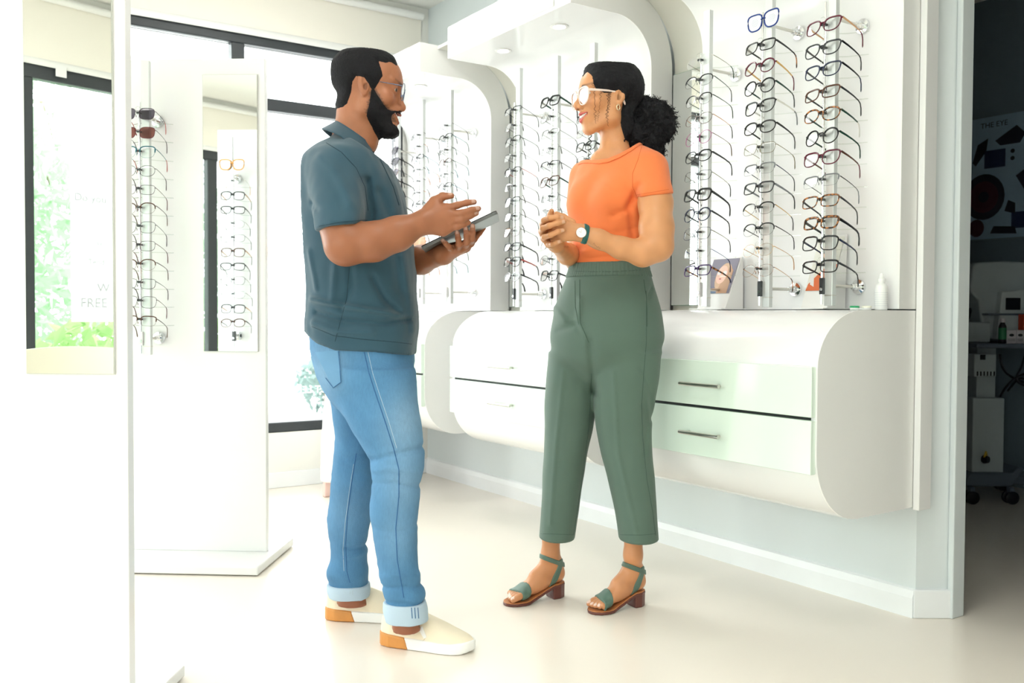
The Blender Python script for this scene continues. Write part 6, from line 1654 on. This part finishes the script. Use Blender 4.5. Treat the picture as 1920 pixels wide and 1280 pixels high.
# sandals
HEELM = mat('stacked_brown_heel', srgb(98, 52, 44), .4, bump=.2, bscale=120, stretch=(1, 1, 14)); INSOLE = mat('tan_insole', srgb(176, 112, 66), .5); SAGEL = mat('sage_leather', srgb(84, 110, 98), .45)
GOLD = mat('buckle_gold', srgb(214, 178, 96), .25, metal=1.0)
for ft in feet:
    H_, ax, lat, Ls = ft['fr']; fn = ft['fn']; lo, hi = ft['bb']; lo = lo.copy(); hi = hi.copy(); lo[2] = -.008; hi[2] = .17; sd_ = ft['side']
    def loc(P, H_=H_, ax=ax, lat=lat, Ls=Ls): Q = P - H_.astype(f32); return Q @ ax.astype(f32) / Ls, Q @ lat.astype(f32), P[:, 2]
    def plan(x, y, Ls=Ls): return np.maximum((np.abs(y) - np.interp(x, [-.01, .02, .12, .35, .55, .74, .88, .96, 1.0, 1.01], [.002, .018, .030, .028, .034, .043, .038, .026, .010, .002])) * .85, np.maximum(-.005 - x, x - 1.005) * Ls)
    zc = lambda x: np.interp(x, [0, .22, .45, .68, 1.0], [.050, .046, .026, .0095, .0085])
    def sole(P): x, y, z = loc(P); return smax(plan(x, y), np.abs(z - zc(x) + .004) - .0045, .002)
    def insole(P): x, y, z = loc(P); return smax(plan(x, y) + .0015, np.abs(z - zc(x) - .0015) - .0018, .001)
    def heel(P):
        x, y, z = loc(P); return smax(smax(plan(x, y) + .002 - (.0 + z * .02), (x - .235 - z * .3) * Ls, .002), np.maximum(z - zc(x) + .004, .0005 - z), .002)
    s0 = wom.part('sandal', sdf_mesh(sole, lo, hi, .0028), HEELM, None, ft['lab'])
    wom.part('insole', sdf_mesh(insole, lo, hi, .0024), INSOLE, s0); wom.part('heel_block', sdf_mesh(heel, lo, hi, .003), HEELM, s0)
    def toe_strap(P, fn=fn): x, y, z = loc(P); return smax(smax(fn(P) - .0038, np.abs((x - .735 + y * sd_ * -.6) * Ls) - .017, .002), zc(x) + .0 - z, .002)
    wom.part('toe_strap', sdf_mesh(toe_strap, lo, hi, .0026), SAGEL, s0)
    an = ft['ank']; nn = (np.array([0, 0, 1.0]) - ax * .42); nn /= np.linalg.norm(nn)
    def ankle_strap(P, fn=fn): return smax(fn(P) - .0036, np.abs((P - (an + nn * .010).astype(f32)) @ nn.astype(f32)) - .0075, .002)
    wom.part('ankle_strap', sdf_mesh(ankle_strap, lo, hi, .0026), SAGEL, s0)
    def counter(P, fn=fn): x, y, z = loc(P); return smax(smax(smax(fn(P) - .0034, np.abs((x - .19 + (z - .09) * 1.3) * Ls) - .011, .002), zc(x) - z, .002), z - .135, .002)
    wom.part('heel_strap', sdf_mesh(counter, lo, hi, .0026), SAGEL, s0)
    if sd_ == 1:
        h = wom.hit(['ankle_strap'], 1193, 1082, .002)
        if h is not None:
            bk = MB(); c_ = h[0] - wom.base; 
            bk.tube([c_ + L2W(np.array(v_)) for v_ in ((-.005, -.001, .009), (.005, -.001, .007), (.005, -.001, -.007), (-.005, -.001, -.005))], .0011, 6, closed=True); bk.obj('buckle', GOLD, s0, smooth=60)

# wrist watch
wc = wa[-1] + (wa[-2] - wa[-1]) * .08; wax = (wa[-2] - wa[-1]); wax /= np.linalg.norm(wax)
face_c = L(1089.5, 436, 2.7215)
we = empty('wristwatch', (0, 0, 0)); we.parent = wom.root
def wstrap(P): return smax(wl_hand(P) - .0030, np.abs((P - (wc + wax * .004).astype(f32)) @ (wax + np.array([0, 0, .16])).astype(f32)) - .0078, .002)
wom.part('strap', sdf_mesh(wstrap, *bounds([wc], .05), .0026), mat('teal_leather', srgb(22, 92, 88), .5), we)
fd = np.array([.06, -1, .05]); fd /= np.linalg.norm(fd); u_ = np.cross(fd, [0, 0, 1]); u_ /= np.linalg.norm(u_); v_ = np.cross(u_, fd)
def disc(r0_, z0_, r1_, z1_, n=28):
    ring = lambda r_, z_: [L2W(face_c + u_ * r_ * math.cos(t) + v_ * r_ * math.sin(t) + fd * z_) - wom.base for t in np.linspace(0, 2 * math.pi, n, endpoint=False)]
    a_, b_ = ring(r0_, z0_), ring(r1_, z1_); m = MB()
    return m.add(a_ + b_, [tuple(range(n)), tuple(range(2 * n - 1, n - 1, -1))] + [(i, (i + 1) % n, n + (i + 1) % n, n + i) for i in range(n)])
disc(.0155, -.006, .0158, .003).obj('case', mat('rose_gold', srgb(196, 150, 124), .2, metal=1.0), we, smooth=40)
disc(.0146, .0031, .0146, .0034).obj('dial', mat('watch_dial_white', (.85, .85, .84, 1), .3), we)
hm = MB(); hm.tube([L2W(face_c + fd * .0038) - wom.base, L2W(face_c + fd * .0038 + u_ * .006 + v_ * .003) - wom.base], .0004, 4); hm.tube([L2W(face_c + fd * .0038) - wom.base, L2W(face_c + fd * .0038 - u_ * .002 + v_ * .009) - wom.base], .0003, 4); hm.obj('watch_hands', mat('pale_gold', srgb(226, 206, 170), .25, metal=.6), we)
# small tattoos
TAT = mat('tattoo_ink', srgb(120, 84, 70), .6)
wom.line('tattoo', ['body'], [(1112, 458), (1114, 455), (1116, 460), (1118, 461), (1120, 464), (1122, 462), (1124, 466), (1126, 465)], .0004, TAT, dense=1.5)
for a_ in (200, 230, 260, 290, 320): wom.line('tattoo', ['body'], [(1062 + 2 * math.cos(math.radians(a_)), 460 - 2 * math.sin(math.radians(a_))), (1062 + 6 * math.cos(math.radians(a_)), 460 - 5 * math.sin(math.radians(a_)))], .0005, TAT, dense=1.5)

# ================================================================== the third person, almost hidden behind the man
tp = Person((640, 925), 'person in white trousers and pink heels standing behind the man, mostly hidden')
TB_ = 4.72
PANT = mat('white_trouser_cloth', (0.8, 0.8, 0.79, 1), .8, bump=.2, bscale=600); BLOUSE = mat('ivory_blouse', (0.78, 0.76, 0.72, 1), .8, bump=.2, bscale=600); PINK = mat('blush_leather', srgb(236, 204, 196), .4)
px_m = TB_ / FPX
to = L(690, 366, TB_); tR = frame(-35, 1, 4); tsc = np.array([.98, .98, .98]); tg = dict(jaw=.94, smile=-.047, open=0.0, eye=.0042)
tn = L(683, 398, TB_)
def t_head(P):
    d, q = head_skin(P, to, tR, tsc, tg); return smin(d, cone(P, to + np.array([-.02, 0, -.03]) @ tR, tn, .045, .05), .02)
V, F = sdf_mesh(t_head, *bounds([to, tn], .135), .0045)
prt = [(V, F, skin_cols(V, to, tR, tsc, srgb(232, 180, 150), srgb(190, 100, 96), (.03, .02, .012), tg))]
ta = [L(668, 412, 4.60), L(672, 480, 4.58), L(735, 478, 4.55), L(776, 456, 4.50)]
tf = [[L(783, 455, 4.50), L(791, 450, 4.48), L(797, 452, 4.475)], [L(782, 458, 4.50), L(790, 456, 4.47), L(796, 458, 4.47)], [L(781, 460, 4.50), L(788, 461, 4.475), L(793, 462, 4.47)], [L(780, 452, 4.51), L(788, 446, 4.50), L(795, 447, 4.49)]]
ta2 = [L(700, 412, 4.84), L(705, 480, 4.86), L(712, 540, 4.84)]
def t_arm(P):
    d = chain(P, ta, [.042, .038, .032, .024], .015); d = smin(d, chain(P, ta2, [.042, .036, .026], .015), .01)
    d = smin(d, cone(P, ta[-1], L(783, 457, 4.495), .022, .020), .012)
    for f_ in tf: d = smin(d, finger(P, f_, .0095, .0078), .004)
    return d
V, F = sdf_mesh(t_arm, *bounds(ta + ta2 + tf[0] + tf[2], .05), .0045); prt.append((V, F, arm_cols(V, srgb(236, 188, 160), [])))
hl = [(foot_frame((606, 931), (640, 928)), 4.80), (foot_frame((650, 934), (684, 932)), 4.72)]
def tfoot(fr):
    H_, ax, lat, Ls = fr; Ls = .235; at_ = lambda x, y, z: H_ + ax * (x * Ls) + lat * y + np.array([0, 0, z])
    return at_, (lambda P: smin(chain(P, [at_(.12, 0, .22), at_(.12, 0, .14), at_(.45, 0, .09), at_(.78, 0, .034)], [.03, .03, .027, .026], .02), cone(P, at_(.08, 0, .115), at_(.9, 0, .026), .026, .018), .02))
for fr, b_ in hl:
    at_, fn = tfoot(fr); V, F = sdf_mesh(fn, *bounds([at_(0, 0, 0), at_(1, 0, .22)], .05), .005); prt.append((V, F, arm_cols(V, srgb(232, 180, 150), [])))
def t_core(P):
    d = cone(P, L(683, 425, TB_), L(676, 575, TB_), .08, .085); d = smin(d, cone(P, L(668, 416, 4.62), L(700, 416, 4.82), .045, .045), .04); d = smin(d, cone(P, tn, L(683, 425, TB_), .045, .07), .03)
    for fr, b_ in hl:
        at_, fn = tfoot(fr); d = smin(d, chain(P, [L(676, 600, TB_), (L(676, 600, TB_) + at_(.12, 0, .5)) / 2, at_(.12, 0, .2)], [.065, .042, .028], .03), .02)
    return d
V, F = sdf_mesh(t_core, *bounds([L(610, 395, 4.5), L(720, 930, 4.95)], .02), .014); prt.append((V, F, np.tile(np.array(srgb(232, 180, 150)[:3]), (len(V), 1))))
tp.part('body', join_vf(prt), SKIN_W)
for sd in (-1, 1): tp.part('eye', eyeball(to, tR, tsc, sd, (1, 0, 0)), EYEM)
thair = [(-.13, -.10), (-.05, -.06), (-.01, -.02), (.03, .03), (.055, .075), (.10, .085), (.10, .2), (-.2, .2), (-.2, -.10)]
def t_hairf(P):
    d = t_head(P); q = ((P - to.astype(f32)) @ tR.T.astype(f32)) / tsc
    return d - np.clip(-poly_sd(q[:, 0], q[:, 2], thair) * .5, -.006, .014) - .001 * vnoise(P, 150.0)
tp.part('hair', sdf_mesh(t_hairf, *bounds([to], .15), .005), mat('brown_hair', srgb(70, 48, 36), .6, bump=.8, bscale=300))
def t_blouse(P):
    d = cone(P, L(683, 425, TB_), L(677, 545, TB_), .115, .125)
    d = smin(d, cone(P, L(668, 416, 4.61), L(701, 416, 4.83), .06, .06), .05)
    for a_, b_ in ((ta[0], ta[1]), (ta2[0], ta2[1])): d = smin(d, cone(P, a_, a_ + (b_ - a_) * .75, .062, .058), .03)
    return d - .003 * vnoise(P, 16.0)
tp.part('blouse', sdf_mesh(t_blouse, *bounds([L(640, 400, 4.45), L(725, 590, 5.0)], .03), .009), BLOUSE)
def t_pants(P):
    d = stack(P, [(L(677, 545, TB_)[2], L(677, 545, TB_)[0], TB_, .12, .14), (L(676, 600, TB_)[2], L(676, 600, TB_)[0], TB_, .14, .165), (L(676, 640, TB_)[2], L(676, 640, TB_)[0], TB_, .13, .15), (L(676, 660, TB_)[2], L(676, 660, TB_)[0], TB_, .06, .06)], 2.2)
    for (fr, b_), top, sg in zip(hl, (L(664, 620, 4.79), L(688, 620, 4.65)), (1, 1)):
        at_, fn = tfoot(fr); kn = top * .45 + at_(.2, 0, .45) * .55; d = smin(d, chain(P, [top, kn, at_(.30, 0, .105)], [.095, .075, .098], .03), .02)
        d = smax(d, .085 - P[:, 2], .004)
    return d - .003 * vnoise(P, 14.0)
tp.part('trousers', sdf_mesh(t_pants, *bounds([L(600, 535, 4.5), L(735, 925, 5.0)], .05), .008), PANT)
for (fr, b_), lab in zip(hl, ('blush pink block heeled shoe showing past the man\'s leg', 'blush pink block heeled shoe behind the man\'s leg')):
    H_, ax, lat, Ls0 = fr; at_, fn = tfoot(fr); Ls = .235
    def loc(P, H_=H_, ax=ax, lat=lat): Q = P - H_.astype(f32); return Q @ ax.astype(f32) / .235, Q @ lat.astype(f32), P[:, 2]
    zc2 = lambda x: np.interp(x, [0, .2, .5, .75, 1], [.085, .08, .045, .008, .006])
    def sh(P, fn=fn):
        x, y, z = loc(P); d = smax(fn(P) - .004, z - np.interp(x, [0, .15, .3, .6, .75, 1], [.15, .14, .085, .06, .075, .07]), .003); return smax(d, zc2(x) - z, .003)
    lo, hi = bounds([at_(0, 0, 0), at_(1, 0, .17)], .045); s0 = tp.part('shoe', sdf_mesh(sh, lo, hi, .004), PINK, None, lab)
    def hb(P): x, y, z = loc(P); return smax(smax(np.abs(y) - .020, np.abs((x - .09 - z * .15) * .235) - .020, .003), np.maximum(z - .092, .0005 - z), .003)
    tp.part('heel_block', sdf_mesh(hb, lo, hi, .004), PINK, s0)
    def so(P): x, y, z = loc(P); return smax(smax(np.abs(y) - np.interp(x, [0, .1, .4, .75, .95, 1], [.015, .024, .024, .038, .026, .008]), np.abs(z - zc2(x)) - .004, .002), np.maximum(-x, x - 1) * .235, .002)
    tp.part('sole', sdf_mesh(so, lo, hi, .0035), mat('dark_sole', srgb(60, 40, 36), .6), s0)
